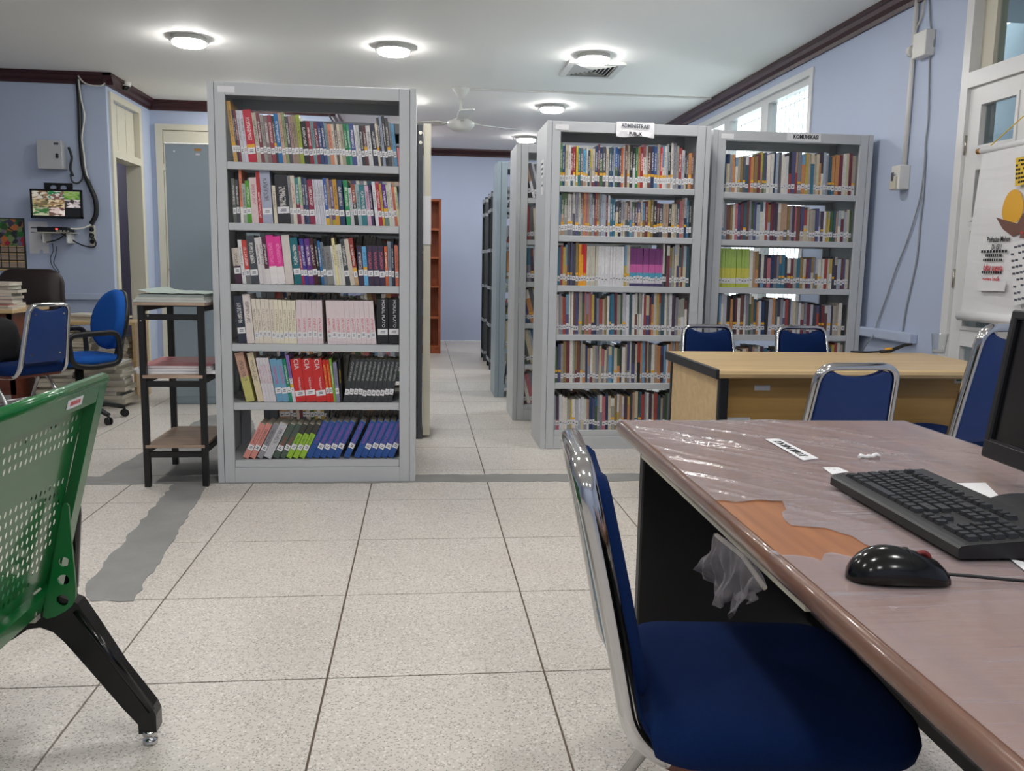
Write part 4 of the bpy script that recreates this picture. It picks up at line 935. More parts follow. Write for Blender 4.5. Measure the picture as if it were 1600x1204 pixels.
st = MB(wl @ Matrix.Translation((bc.x+.03, bc.y-.01, DZ+.0055))); st.lathe([(0, 0), (.11, 0), (.112, .004), (.1, .011), (.05, .014), (0, .014)], n=32)
st.build('stand_base', M['black_plastic'], mo)
st = MB(wl @ Matrix.Translation((bc.x+.09, bc.y-.01, DZ+.008))); st.rbox(-.015, .02, -.03, .03, 0, .18, .005, 1); st.build('stand_neck', M['black_plastic'], mo)

# ------------------------------------------------------------------ steel banquet chairs
def cushion(w_, d_k, r, lv):
    return [[(x, y, z) for x, y in rrect(w_-2*i, d_k-2*i, max(.01, r-i*.6), 6)] for z, i in lv]
def steel_chair(label, loc, rz, back='vinyl', screws=True):
    t = thing('steel_chair', label, 'chair', loc, rz, None)
    mb = MB(); mb.loft(cushion(.43, .43, .085, [(.405, .012), (.41, .004), (.43, 0), (.452, .006), (.464, .022), (.47, .06), (.472, .12)])); mb.build('seat', M['fabric'], t)
    MB().plate(rrect(.39, .39, .07, 5), [], lambda u, v: (u, v, .406), lambda u, v: (u, v, .388)).build('seat_board', M['brown_wood'], t)
    # back loop
    def bx(s_): return (.165+(.138-.165)*s_, -.225-.075*s_-.012*s_*s_, .43+.41*s_)
    r_side = [(.165, .17, .395), (.165, -.17, .395)]+[bx(s_) for s_ in (.03, .35, .7)]
    pts = round_path(r_side+[bx(1.0)]+[(-bx(1.0)[0],)+bx(1.0)[1:]]+[(-p[0], p[1], p[2]) for p in r_side[::-1]], .055, 6)
    MB().tube(pts, (.0175, .0125), 14).build('back_frame', M['chrome'], t)
    def pad(y0, y1, name, m, inset):
        out = []
        n = 10; bw = .152-inset; tw = .128-inset
        def P(s_, k): p = bx(s_); return (k, p[1], p[2])
        lo = .12; hi = .965
        path = [(-bw, lo+.04), (-bw+.02, lo), (bw-.02, lo), (bw, lo+.04)]+[(bw+(tw-bw)*q/4, lo+.06+(hi-.06-lo-.06)*q/4) for q in range(1, 5)]+[(tw-.012, hi-.015), (tw-.035, hi)]+[((tw-.035)*math.cos(PI*q/n), hi-.055*math.sin(PI*q/n)**1.5) for q in range(1, n)]+[(-tw+.035, hi), (-tw+.012, hi-.015)]+[(-(bw+(tw-bw)*q/4), lo+.06+(hi-.06-lo-.06)*q/4) for q in range(4, 0, -1)]
        cx, cz = 0, .55
        rings = []
        for y, i in ((y0, .93), (y0+(y1-y0)*.25, .985), (y0+(y1-y0)*.6, 1.0), (y1, .985)):
            r_ = []
            for k, s_ in path:
                kk, ss = cx+(k-cx)*i, cz+(s_-cz)*i; p = P(ss, kk); r_.append((kk, p[1]+y, p[2]))
            rings.append(r_)
        o = MB().loft(rings).build(name, m, t); return o
    pad(.036, .0, 'backrest', M['fabric'], .0)
    o = pad(-.012, .0, 'back_cover', M[back], .002)
    if screws:
        for sx in (-1, 1):
            for s_ in (.25, .86):
                p = bx(s_); MB().cyl((sx*.1, p[1]-.014, p[2]), (sx*.1, p[1]-.009, p[2]), .007, 8).build('screw', M['screw'], o)
    for sx in (-1, 1):
        MB().tube(round_path([(sx*.185, -.02, .392), (sx*.192, .05, .37), (sx*.205, .235, .012)], .05, 4), (.0125, .011), 10).build('leg', M['dull_chrome'], t)
        MB().tube(round_path([(sx*.178, .03, .392), (sx*.185, -.04, .36), (sx*.2, -.27, .012)], .05, 4), (.0125, .011), 10).build('leg', M['dull_chrome'], t)
        for y in (.237, -.272): MB().cyl((sx*(.205 if y > 0 else .2), y, 0), (sx*(.205 if y > 0 else .2), y, .022), .0145, 10).build('foot_cap', M['black_plastic'], t)
    MB().cyl((-.188, -.11, .25), (.188, -.11, .25), .008, 8).build('crossbar', M['dull_chrome'], t)
    MB().cyl((-.195, .14, .19), (.195, .14, .19), .008, 8).build('crossbar', M['dull_chrome'], t)
    return t
ch = steel_chair('chrome framed blue chair tucked under the plastic covered desk in the foreground', (.557, 1.315, 0), math.radians(-95.5), 'teal_vinyl')
ch['group'] = 'chrome framed blue chairs'
G = 'chrome framed blue chairs'
chC = steel_chair('chrome framed blue chair seen from behind, in front of the pale desk', (1.405, 2.98, 0), math.radians(4), 'vinyl', False); chC['group'] = G
dup(chC, (1.625, 4.47, 0), math.radians(180), 'left of two chrome framed blue chairs behind the pale desk', G, (1, 1, .955))
dup(chC, (2.165, 4.45, 0), math.radians(178), 'right of two chrome framed blue chairs behind the pale desk', G, (1, 1, .955))
dup(chC, (1.925, 3.03, 0), math.radians(14), 'blue chair mostly hidden behind the monitor, its chrome upright showing', G, (1, 1, 1.13))
chC.scale = (1, 1, .976)
chL = steel_chair('chrome framed blue chair seen from behind on the left, holding the black bag', (-2.55, 5.72, 0), math.radians(62), 'vinyl'); chL['group'] = G

# ------------------------------------------------------------------ pale desk on the right with the things on it
pd = thing('office_desk', 'pale wooden office desk with black edges in front of the right bookcases', 'desk', (1.115, 3.16, 0))
PW, PD = 1.255, .69
prof = [(0, -.036), (-.012, -.03), (-.016, -.018), (-.012, -.006), (0, 0)]
mb = MB(); ring = lambda x: [(x, v[0], DZ+v[1]) for v in prof]+[(x, PD, DZ), (x, PD, DZ-.036)]
mb.loft([ring(.012), ring(PW)], smooth=False); mb.build('desk_top', M['pale_wood'], pd)
MB().rbox(0, .013, -.014, PD, DZ-.038, DZ+.001, .003, 1).build('edge_strip', M['black_plastic'], pd)
for x in (.025, PW-.06):
    MB().box(x, x+.03, .03, PD-.05, .03, DZ-.036).build('side_panel', M['pale_wood'], pd)
    for y in (.004, PD-.05): MB().rbox(x-.004, x+.034, y, y+.03, .0, DZ-.036, .006, 2).build('edge_post', M['black_plastic'], pd)
mb = MB(); mb.box(.055, PW-.06, .115, .133, .30, .62); mb.build('front_panel', M['desk_front'], pd)
MB().box(.055, PW-.06, .122, .14, .62, DZ-.036).build('upper_front_panel', M['desk_front'], pd)
def front_sticker(x0, x1, y0, y1, lab, m='paper', extra=None):
    a = at(x0, y0, 'y', 3.274); b = at(x1, y1, 'y', 3.274); t = MB(); z = (a.z, b.z); yy_ = 3.281 if a.z > .63 else 3.2745
    t.box(a.x, b.x, yy_-.0012, yy_+.0005, min(z), max(z), M[m])
    if extra: t.box(a.x+(b.x-a.x)*.1, a.x+(b.x-a.x)*.4, yy_-.0018, yy_-.0008, a.z*.7+b.z*.3, a.z*.3+b.z*.7, M['green'])
    return tag(t.build('sticker', None), lab, 'sticker')
front_sticker(1180, 1204, 602, 610, 'small white sticker on the left of the pale desk front')
front_sticker(1493, 1526, 587, 599, 'pale inventory sticker with a green mark on the right of the pale desk front', 'beige_plastic', 1)
front_sticker(1503, 1518, 640, 646, 'tiny white sticker low on the right of the pale desk front')
front_sticker(1137, 1172, 652, 657, 'torn white sticker low on the left of the pale desk front')
c = at(1462, 552, 'z', DZ); cup = thing('drinking_glass', 'empty clear plastic cup on the pale desk by the door', 'cup', (c.x, c.y-.02, DZ))
MB().lathe([(0, .001), (.027, .001), (.037, .095), (.038, .096), (.0365, .096), (.0258, .004), (0, .004)], n=28).build('cup_wall', M['clear'], cup)
MB().lathe([(0, .0045), (.0255, .0045), (.0262, .02), (0, .02)], n=24).build('cup_base', mat('milky_plastic', (225, 228, 230), .3), cup)
# cable with plug on the pale desk, running up the wall
pb = at(1345, 549, 'z', DZ+.006); pe = at(1385, 546, 'z', DZ+.03)
pl = thing('power_adapter', 'black adapter with a yellow tip and cable lying behind the pale desk edge', 'adapter', (0, 0, 0))
pl.location = (2.16, 3.82, DZ)
MB().tube([(-.02, 0, .008), (.03, .0, .012), (.10, .0, .04), (.135, 0, .043)], [.007, .009, .008, .005], 10).build('adapter_body', M['black_plastic'], pl)
MB().cyl((.0, -.004, .02), (.035, -.004, .022), .006, 8).build('yellow_tip', M['yellow_band'], pl)
MB().tube(smooth_path([(-.02, 0, .008), (-.09, .0, .005), (-.16, .01, .006)], 5), .004, 8).build('cord', M['black_plastic'], pl)

# ------------------------------------------------------------------ green perforated bench on the left
bench = thing('waiting_bench', 'green perforated steel waiting bench with black legs at the left edge', 'bench', (-.80, 2.05, 0))
# local axes: x towards the room (rear of the bench), y away from the camera, z up; the end rim lies at y = 0
def tilt(u, v, off=0.0):                       # u along the bench towards the camera, v up the backrest
    z = .345+v*.97; x = -.068+v*.235+off*.97 + .03*max(0, v-.36)
    return Vector((x, -u, z-off*.235))
BLN, BHT = .53, .525
def backrest(u0, name, lettered):
    # perforated panel: every cell with a slot is real mesh
    mb = MB(); cw, chh = .0225, .0245; n_u = int((BLN-.1)/cw); n_v = int((BHT-.075)/chh)
    U0, V0 = u0+.045, .04
    vs = []; fs = []
    def quad(a, b, c, d):
        o = len(vs); vs.extend([tilt(*a), tilt(*b), tilt(*c), tilt(*d)]); fs.append((o, o+1, o+2, o+3))
    for j in range(n_v):
        v0 = V0+j*chh; v1 = v0+chh; sh = (cw/2 if j % 2 else 0)
        if sh: quad((U0, v0), (U0+sh, v0), (U0+sh, v1), (U0, v1))
        for i in range(n_u):
            a = U0+sh+i*cw; b = a+cw
            fu = i/n_u; band = (14 <= j <= 16) or (1 <= j <= 10 and fu > .02+.055*max(0, 4-j))
            if band and 0 < i < n_u-1:
                cu, cv = (a+b)/2, (v0+v1)/2; o = len(vs); k = 8
                inner = [(cu+.0042*math.cos(2*PI*q/k+PI/8), cv+.0072*math.sin(2*PI*q/k+PI/8)) for q in range(k)]
                outr = [(b, (v1+cv)/2), ((b+cu)/2, v1), ((a+cu)/2, v1), (a, (v1+cv)/2), (a, (v0+cv)/2), ((a+cu)/2, v0), ((b+cu)/2, v0), (b, (v0+cv)/2)]
                vs.extend([tilt(*p) for p in inner]+[tilt(*p) for p in outr])
                for q in range(k): fs.append((o+q, o+k+q, o+k+(q+1) % k, o+(q+1) % k))
                for tri in (((b, (v1+cv)/2), (b, v1), ((b+cu)/2, v1)), (((a+cu)/2, v1), (a, v1), (a, (v1+cv)/2)), ((a, (v0+cv)/2), (a, v0), ((a+cu)/2, v0)), (((b+cu)/2, v0), (b, v0), (b, (v0+cv)/2))):
                    o2 = len(vs); vs.extend([tilt(*p) for p in tri]); fs.append((o2, o2+1, o2+2))
            else: quad((a, v0), (b, v0), (b, v1), (a, v1))
        if not sh: e = U0+n_u*cw; quad((e, v0), (e+cw/2, v0), (e+cw/2, v1), (e, v1))
    mb.add(vs, fs); mb.build('perforated_panel', M['green'], bench, fix=False)
    ue = U0+n_u*cw+cw/2; vt = V0+n_v*chh
    mb = MB()
    def bar(ua, ub, va, vb, o0, o1):
        c_ = [tilt(a, b, o) for o in (o0, o1) for a, b in ((ua, va), (ub, va), (ub, vb), (ua, vb))]
        mb.add(c_, [(0, 3, 2, 1), (4, 5, 6, 7), (0, 1, 5, 4), (1, 2, 6, 5), (2, 3, 7, 6), (3, 0, 4, 7)])
    bar(u0, U0, 0, BHT, -.002, .022); bar(ue, u0+BLN, 0, BHT, -.002, .022); bar(u0, u0+BLN, vt, BHT, -.002, .022); bar(u0, u0+BLN, 0, V0, -.002, .022)
    mb.build('pressed_rim', M['green'], bench)
    a, b = tilt(u0, BHT+.002, .01), tilt(u0+BLN, BHT+.002, .01); MB().tube([a, b], .014, 10).build('top_rail', M['green'], bench)
    if lettered:
        mb = MB(); ua, ub = u0+.14, u0+.22; va, vb = .492, .512
        c_ = [tilt(x_, y_, o) for o in (.0222, .0232) for x_, y_ in ((ua, va), (ub, va), (ub, vb), (ua, vb))]
        mb.add(c_, [(0, 3, 2, 1), (4, 5, 6, 7), (0, 1, 5, 4), (1, 2, 6, 5), (2, 3, 7, 6), (3, 0, 4, 7)]); s_ = mb.build('maker_sticker', M['paper'], bench)
        for q in range(6):
            mb = MB(); x_ = ua+.014+q*.009; c_ = [tilt(a_, b_, o) for o in (.0232, .0236) for a_, b_ in ((x_, va+.006), (x_+.006, va+.006), (x_+.006, vb-.005), (x_, vb-.005))]
            mb.add(c_, [(0, 3, 2, 1), (4, 5, 6, 7), (0, 1, 5, 4), (1, 2, 6, 5), (2, 3, 7, 6), (3, 0, 4, 7)]); mb.build('sticker_print', M['red_ink'], s_)
backrest(0, 'backrest', True); backrest(.56, 'backrest', False)
BMI = Matrix.Translation(bench.location).inverted()
def bl(px, py, y): p = at(px, py, 'y', y); return BMI @ p
# end bracket with three holes
out_px = [(98,790),(101,786),(105,786),(108,790),(112,840),(119,915),(119,932),(114,945),(104,953),(88,962),(74,966),(68,962),(70,940),(82,890),(90,840)]
op = [bl(x, y, 1.948) for x, y in out_px]
def circ(px, py, r, n=14): c_ = bl(px, py, 1.948); return [(c_.x+r*math.cos(2*PI*k/n), c_.z+r*math.sin(2*PI*k/n)) for k in range(n)]
yb_ = 1.948-2.05
MB().plate([(p.x, p.z) for p in op], [circ(101, 877, .0115), circ(100, 905, .0125), circ(98, 937, .0135)], lambda u, v: (u, yb_-.003, v), lambda u, v: (u, yb_+.003, v)).build('end_bracket', M['green'], bench)
for (px, py) in ((53, 942), (52, 958)): c_ = bl(px, py, 1.91); MB().cyl((c_.x, c_.y-.006, c_.z), (c_.x, c_.y+.012, c_.z), .009, 6).build('bolt', M['screw'], bench)
c_ = bl(44, 958, 1.94); MB().rbox(c_.x-.012, c_.x+.02, c_.y-.01, c_.y+.03, c_.z-.02, c_.z+.05, .003, 1).build('clamp', M['beige_plastic'], bench)
# cast leg: two splayed arms from a hub
ym_ = 1.968-2.05
lo_ = [bl(x, y, 1.965) for x, y in ((124,940),(150,978),(192,1042),(240,1102),(246,1114),(247,1140),(219,1143),(218,1128),(190,1098),(150,1052),(104,1000),(86,984),(66,977),(46,980),(26,994),(0,1014))]
hub = bl(66, 977, 1.965)
outl = [(p.x, p.z) for p in lo_]
mir = 2*hub.x
left_bot = [(-.5, .052), (-.533, .045), (-.535, .02), (-.50, .02)]
outl = outl[:-1]+[(-.30, .17), (-.475, .02), (-.515, .02), (-.52, .06), (-.36, .24), (-.2, .345), (-.13, .365)]+[(bl(95, 930, 1.96).x, bl(95, 930, 1.96).z)]
MB().plate(outl, [], lambda u, v: (u, ym_-.014, v), lambda u, v: (u, ym_+.03, v)).build('leg', M['gloss_black'], bench)
r0, r1_ = bl(118, 948, 1.955), bl(236, 1108, 1.955)
MB().tube([(r0.x, ym_-.01, r0.z-.008), (r1_.x, ym_-.01, r1_.z-.004)], .009, 8).build('leg_rib', M['gloss_black'], bench)
f0 = bl(233, 1150, 1.965)
MB().lathe([(0, 0), (.017, 0), (.017, .012), (.010, .014), (.010, .022), (.018, .024), (.018, .034), (0, .034)], (f0.x+.002, ym_, 0), 14).build('levelling_foot', M['chrome'], bench)
MB().lathe([(0, 0), (.017, 0), (.017, .022), (0, .022)], (-.495, ym_, 0), 14).build('levelling_foot', M['chrome'], bench)
MB().rbox(-.13, -.085, -1.12, ym_+.02, .30, .345, .004, 1).build('beam', M['black_steel'], bench)
for u0 in (0, .56):
    mb = MB(); pr = [(-.08, .40), (-.14, .385), (-.32, .40), (-.49, .425), (-.515, .405)]
    mb.loft([[(x, -u0-e, z) for x, z in pr]+[(x, -u0-e, z-.012) for x, z in pr[::-1]] for e in (.01, BLN-.01)], smooth=False); mb.build('seat_panel', M['green'], bench)
MB().tube(round_path([(-.055, .07, .33), (-.035, .07, .56), (-.44, .07, .58), (-.46, .07, .40)], .05, 5), (.014, .02), 10).build('armrest', M['gloss_black'], bench)
MB().rbox(-.12, -.04, ym_, .08, .30, .335, .004, 1).build('arm_bracket', M['black_steel'], bench)

# ------------------------------------------------------------------ black side table with papers
sx0, sx1, sy0, sy1 = -1.372, -1.062, 4.345, 4.86
stb = thing('side_table', 'narrow black steel stand with three plywood shelves left of the nearest bookcase', 'table', (sx0, sy0, 0))
W_, D_ = sx1-sx0, sy1-sy0
for x in (0, W_-.03):
    for y in (0, D_-.03): MB().rbox(x, x+.03, y, y+.03, 0, .905, .002, 1).build('leg', M['black_steel'], stb)
for z in (.15, .505, .835):
    MB().box(.03, W_-.03, .004, .026, z, z+.028).build('crossbar', M['black_steel'], stb)
for z in (.17, .52, .875):
    MB().box(.03, W_-.03, D_-.026, D_-.004, z, z+.028).build('crossbar', M['black_steel'], stb)
    for x in (.004, W_-.026): MB().box(x, x+.022, .03, D_-.03, z, z+.028).build('crossbar', M['black_steel'], stb)
for z, ex in ((.198, 0), (.548, 0), (.905, .012)): MB().rbox(.012-ex*2, W_-.012+ex*2, -.002-ex, D_+ex, z, z+.016, .002, 1).build('shelf_board', M['plate_wood'], stb)
for x, y, z in ((.016, -.001, .83), (.05, .003, .855)): MB().cyl((x, y, z), (x, y-.004, z), .005, 8).build('screw', M['screw'], stb)
NEWS = mat('newsprint', (196, 198, 192), .9, var=.14, scale=14); NEWS2 = mat('newsprint_grey', (150, 160, 156), .9, var=.2, scale=18)
REDMAG = mat('red_cover', (176, 108, 112), .5, var=.35, scale=14); COVERS = [mat('cover_%d' % i, c_, .5, var=.25, scale=16) for i, c_ in enumerate(((206, 200, 190), (176, 168, 150), (222, 222, 220), (130, 136, 140), (60, 92, 140), (150, 60, 56), (196, 180, 150), (86, 100, 90)))]
def sheafs(x0, x1, y0, y1, z, t, m, name, lab, cat, group, wob=.004, rz=0, pages=None):
    o = MB(); n = 6
    cx, cy = (x0+x1)/2, (y0+y1)/2; xf = Matrix.Translation((cx, cy, z)) @ Matrix.Rotation(rz, 4, 'Z')
    th = thing(name, lab, cat, (cx, cy, z), rz, group); hx, hy = (x1-x0)/2, (y1-y0)/2
    o.box(-hx, hx, -hy, hy, 0, .0012); o.box(-hx, hx, -hy, hy, t-.0012, t); o.box(-hx, -hx+.0015, -hy, hy, 0, t); o.build('cover', m, th, fix=False)
    MB().box(-hx+.0015, hx-.002, -hy+.002, hy-.002, .0012, t-.0012).build('pages', pages or M['pages'], th, fix=False)
    return th
zt_ = .922
GN = 'papers on top of the black stand'
sheafs(-1.388, -1.045, 4.33, 4.86, zt_, .011, NEWS, 'newspaper', 'lowest folded newspaper in the pile on the black stand', 'newspaper', GN, rz=.02, pages=NEWS)
sheafs(-1.374, -1.05, 4.34, 4.87, zt_+.0115, .012, NEWS, 'newspaper', 'pale folded newspaper, second from the bottom on the black stand', 'newspaper', GN, rz=-.015, pages=NEWS)
sheafs(-1.366, -1.06, 4.35, 4.85, zt_+.024, .013, NEWS2, 'newspaper', 'thick greyish folded newspaper near the top of the black stand', 'newspaper', GN, rz=.01, pages=NEWS2)
mb = MB(); n = 10; top_ = []; bot_ = []
for i in range(n+1):
    for j in range(5):
        u_ = -.16+.32*i/n; v_ = -.25+.5*j/4; z = .002+.006*max(0, 1-(i/3.0))**2*3+.003*math.sin(i*1.9)**2*(1 if j < 2 else .4); top_.append((u_, v_, z))
idx = lambda i, j: i*5+j
fs = [(idx(i, j), idx(i+1, j), idx(i+1, j+1), idx(i, j+1)) for i in range(n) for j in range(4)]
mb.add(top_, fs, True); mb.add([(a, b, c-.0012) for a, b, c in top_], [f[::-1] for f in fs], True)
o = mb.build('newspaper', mat('newsprint_green', (172, 186, 180), .85, var=.22, scale=16), fix=False); o.location = (-1.21, 4.6, zt_+.0385); tag(o, 'top newspaper with curled greenish edges on the black stand', 'newspaper', GN)
GM = 'magazines on the middle shelf of the black stand'
zm = .5645
sheafs(-1.405, -1.03, 4.395, 4.81, zm, .015, M['paper'], 'magazine', 'lowest white magazine on the middle shelf of the black stand', 'magazine', GM, rz=.015, pages=M['paper'])
sheafs(-1.41, -1.04, 4.395, 4.81, zm+.0155, .013, M['paper'], 'magazine', 'white-edged magazine in the middle of the pile on the black stand', 'magazine', GM, rz=-.02, pages=M['paper'])
sheafs(-1.395, -1.05, 4.395, 4.81, zm+.029, .012, REDMAG, 'magazine', 'faded red magazine topmost on the middle shelf of the black stand', 'magazine', GM, rz=.01, pages=M['paper'])

# ------------------------------------------------------------------ tall grey cupboard in the nook
cb = thing('metal_cupboard', 'tall blue-grey metal cupboard standing behind the black stand', 'cupboard', (-1.935, 6.93, 0))
MB().rbox(0, .9, .004, .42, .0, 1.985, .004, 1).build('body', M['steel_blue'], cb)
MB().rbox(.0, .9, -.004, .006, .06, 1.99, .002, 1).build('back_sheet', M['steel_blue'], cb)
MB().rbox(-.006, .906, -.008, .43, 1.985, 2.0, .003, 1).build('top_cap', M['steel_grey'], cb)
for px, py, w_, h_, m in ((309, 234, .05, .018, 'gold'), (309, 241, .03, .014, 'paper'), (272, 236, .012, .014, 'paper')):
    p = at(px, py, 'y', 6.925); MB().box(p.x+1.935-w_/2, p.x+1.935+w_/2, -.006, -.0035, p.z-h_/2, p.z+h_/2).build('sticker', M[m], cb)

# ------------------------------------------------------------------ wall with the screen
GW = None
p0, p1 = at(67, 222, 'y', YM), at(108, 266, 'y', YM)
eb = thing('electrical_box', 'grey metal electrical box on the left wall above the screen', 'box', (p0.x, YM, p1.z)); ww, hh = p1.x-p0.x-.01, p0.z-p1.z
MB().rbox(0, ww, -.12, 0, 0, hh, .004, 1).build('box_body', M['steel_grey'], eb)
MB().rbox(-.004, ww+.004, -.132, -.121, -.004, hh+.004, .003, 1).build('box_door', M['steel_grey'], eb)
for z in (.5, .42): MB().cyl((ww-.035, -.142, hh*z), (ww-.035, -.131, hh*z), .012, 10).build('lock', M['black_plastic'], eb)
MB().box(ww-.06, ww-.02, -.1335, -.1315, hh-.035, hh-.015).build('maker_plate', M['label_dark'], eb)
p0, p1 = at(48, 295, 'y', YM-.12), at(131, 342, 'y', YM-.12)
tv = thing('wall_monitor', 'small black wall screen showing nine security camera pictures', 'monitor', (p0.x, YM-.12, p1.z)); ww, hh = p1.x-p0.x, p0.z-p1.z
b_w = .016
mb = MB(); mb.rbox(0, ww, -.03, 0, 0, b_w+.006, .003, 1); mb.rbox(0, ww, -.03, 0, hh-b_w, hh, .003, 1); mb.rbox(0, b_w, -.03, 0, 0, hh, .003, 1); mb.rbox(ww-b_w, ww, -.03, 0, 0, hh, .003, 1); mb.box(.01, ww-.01, -.018, .02, .01, hh-.01); mb.build('casing', M['gloss_black'], tv)
SCR = [((150, 120, 90), (200, 196, 180), (90, 70, 60)), ((40, 120, 70), (206, 196, 190), (120, 90, 80)), ((70, 120, 50), (120, 160, 70), (150, 170, 110)), ((120, 104, 70), (180, 160, 120), (60, 80, 50)), ((150, 120, 80), (220, 196, 160), (80, 60, 40)), ((190, 180, 180), (60, 50, 50), (230, 220, 220)), ((60, 110, 60), (190, 190, 160), (100, 130, 80)), ((220, 196, 190), (110, 80, 70), (240, 230, 220)), ((14, 14, 16), (10, 10, 12), (16, 16, 18))]
for k in range(9):
    t_ = NT('camera_picture'); tc = t_.node('TexCoord'); mp = t_.node('Mapping'); mp.inputs['Location'].default_value = (k*3.1, k*1.7, k); mp.inputs['Scale'].default_value = (1.0, 1, 1.4); mp.inputs['Rotation'].default_value = (0, .5*((k % 3)-1), 0)
    t_.link(tc.outputs['Generated'], mp.inputs[0]); vz = t_.node('TexVoronoi', i_Scale=3.2); t_.link(mp.outputs[0], vz.inputs['Vector'])
    nz = t_.node('TexNoise', i_Scale=4.0, i_Detail=3.0); t_.link(mp.outputs[0], nz.inputs['Vector'])
    sc_ = t_.node('SeparateColor'); t_.link(vz.outputs['Color'], sc_.inputs[0]); r_ = t_.node('ValToRGB'); r_.color_ramp.interpolation = 'CONSTANT'
    r_.color_ramp.elements[0].color = lin(SCR[k][0]); r_.color_ramp.elements[1].color = lin(SCR[k][1]); r_.color_ramp.elements[1].position = .4; e_ = r_.color_ramp.elements.new(.72); e_.color = lin(SCR[k][2])
    t_.link(t_.math('ADD', t_.math('MULTIPLY', sc_.outputs[0], .7), t_.math('MULTIPLY', nz.outputs[0], .35)), r_.inputs[0]); t_.link(r_.outputs[0], t_.b.inputs['Emission Color']); t_.b.inputs['Emission Strength'].default_value = .75; t_.b.inputs['Base Color'].default_value = (.01, .01, .01, 1); t_.b.inputs['Roughness'].default_value = .3
    cw_, ch_ = (ww-2*b_w)/3, (hh-2*b_w-.006)/3; i, j = k % 3, 2-k//3
    MB().box(b_w+i*cw_+.0008, b_w+(i+1)*cw_-.0008, -.021, -.0185, b_w+.006+j*ch_+.0008, b_w+.006+(j+1)*ch_-.0008).build('camera_picture', t_.m, tv, fix=False)
p0, p1 = at(68, 285, 'y', YM-.02), at(113, 300, 'y', YM-.02)
wm = thing('screen_bracket', 'black slotted wall bracket behind the security screen', 'bracket', (p0.x, YM, p1.z-.03)); w2, h2 = p1.x-p0.x, p0.z-p1.z+.03
MB().plate([(0, 0), (w2, 0), (w2, h2), (0, h2)], [[(w2*.32+.03*math.cos(2*PI*k/14), h2*.62+.022*math.sin(2*PI*k/14)) for k in range(14)], [(w2*.68+.03*math.cos(2*PI*k/14), h2*.62+.022*math.sin(2*PI*k/14)) for k in range(14)]], lambda u, v: (u, -.012, v), lambda u, v: (u, -.001, v)).build('bracket_plate', M['black_steel'], wm)
MB().rbox(w2*.35, w2*.65, -.1, -.01, -.02, .05, .003, 1).build('bracket_arm', M['black_steel'], wm)
p0, p1 = at(64, 353, 'y', YM-.1), at(111, 361, 'y', YM-.1)
sh = thing('wall_shelf', 'small glass shelf under the security screen', 'shelf', (p0.x-.02, YM, p1.z-.02))
MB().box(0, p1.x-p0.x+.05, -.2, 0, 0, .006).build('shelf_plate', M['beige_plastic'], sh)
for x in (.05, p1.x-p0.x): MB().box(x, x+.012, -.16, 0, -.09, 0).build('shelf_support', M['white_plastic'], sh)
dv = thing('video_recorder', 'black video recorder with a red light on the small wall shelf', 'recorder', (p0.x, YM-.19, p1.z-.0135))
MB().rbox(0, p1.x-p0.x, 0, .17, 0, .045, .003, 1).build('recorder_case', M['gloss_black'], dv)
MB().box(.16, .18, -.002, 0, .022, .032).build('red_light', M['led'], dv)
mb = MB()
for k in range(4): mb.box(.165+k*.03, .185+k*.03, -.003, 0, .006, .016)
mb.build('port_row', M['beige_plastic'], dv)
def cable(pxs, r, lab, m='black_plastic', y=YM-.02, ax='y', cat='cable', group=None, off=None):
    pts = [at(x, yy_, ax, y+(off[i] if off else 0)) for i, (x, yy_) in enumerate(pxs)]
    return tag(MB().tube(smooth_path(pts, 6), r, 8).build('cable', M[m]), lab, cat, group)
cable([(121,118),(124,160),(126,220),(131,265),(141,292),(149,312),(150,335),(142,350)], .022, 'thick black cable bundle running from the ceiling past the left screen', off=[0,0,0,0,-.02,-.02,-.02,-.03])
cable([(122,117),(126,150),(129,165),(132,180),(131,192),(128,215),(131,240),(134,265),(143,296),(152,316),(151,340),(140,352),(124,357),(110,357)], .008, 'white cable running down beside the thick black bundle', 'white_plastic', YM-.035, off=[0]*11+[-.03,-.06,-.1])
cable([(122,118),(130,128),(142,133),(157,134),(164,130)], .006, 'white cable along the brown ceiling moulding on the left', 'white_plastic', YM-.085)
cable([(107,230),(112,245),(110,262),(114,275)], .012, 'dark cables hanging along the side of the electrical box', y=YM-.06)
cable([(110,272),(113,283),(121,286),(128,280),(130,268)], .008, 'grey cable looping from the electrical box to the bundle', 'dark_rack', YM-.03)
cable([(75,360),(66,368),(67,376),(74,378),(90,374),(100,367),(104,362)], .006, 'black cable loop hanging under the video recorder', y=YM-.1)
cable([(92,362),(104,369),(118,378),(132,384),(146,386),(150,380),(146,371)], .006, 'black power cable drooping to the beige socket strip', y=YM-.05)
cable([(82,380),(83,392),(79,402),(81,414),(88,423),(93,425),(88,417),(84,410),(87,398),(89,384)], .0035, 'thin dark wires dangling under the video recorder', y=YM-.03)
p0, p1 = at(141, 352, 'y', YM), at(151, 384, 'y', YM)
ps = thing('socket_strip', 'beige socket strip on the wall right of the security screen', 'socket', (p0.x, YM, p1.z)); ww, hh = p1.x-p0.x, p0.z-p1.z
MB().rbox(0, ww, -.035, 0, 0, hh, .006, 2).build('strip_body', M['beige_plastic'], ps)
for q in (.2, .5, .8):
    MB().lathe([(.021, 0), (.021, .004), (.0, .004)], (0, 0, 0), 14).build('socket_hole', M['ink'], ps).matrix_local = basis((ww/2, -.035, hh*q), (1, 0, 0), (0, 0, 1))
MB().tube([(ww*.4, -.04, hh*.55), (ww*.55, -.07, hh*.45), (ww*.7, -.06, hh*.33)], [.018, .014, .007], 8).build('plug', M['black_plastic'], ps)
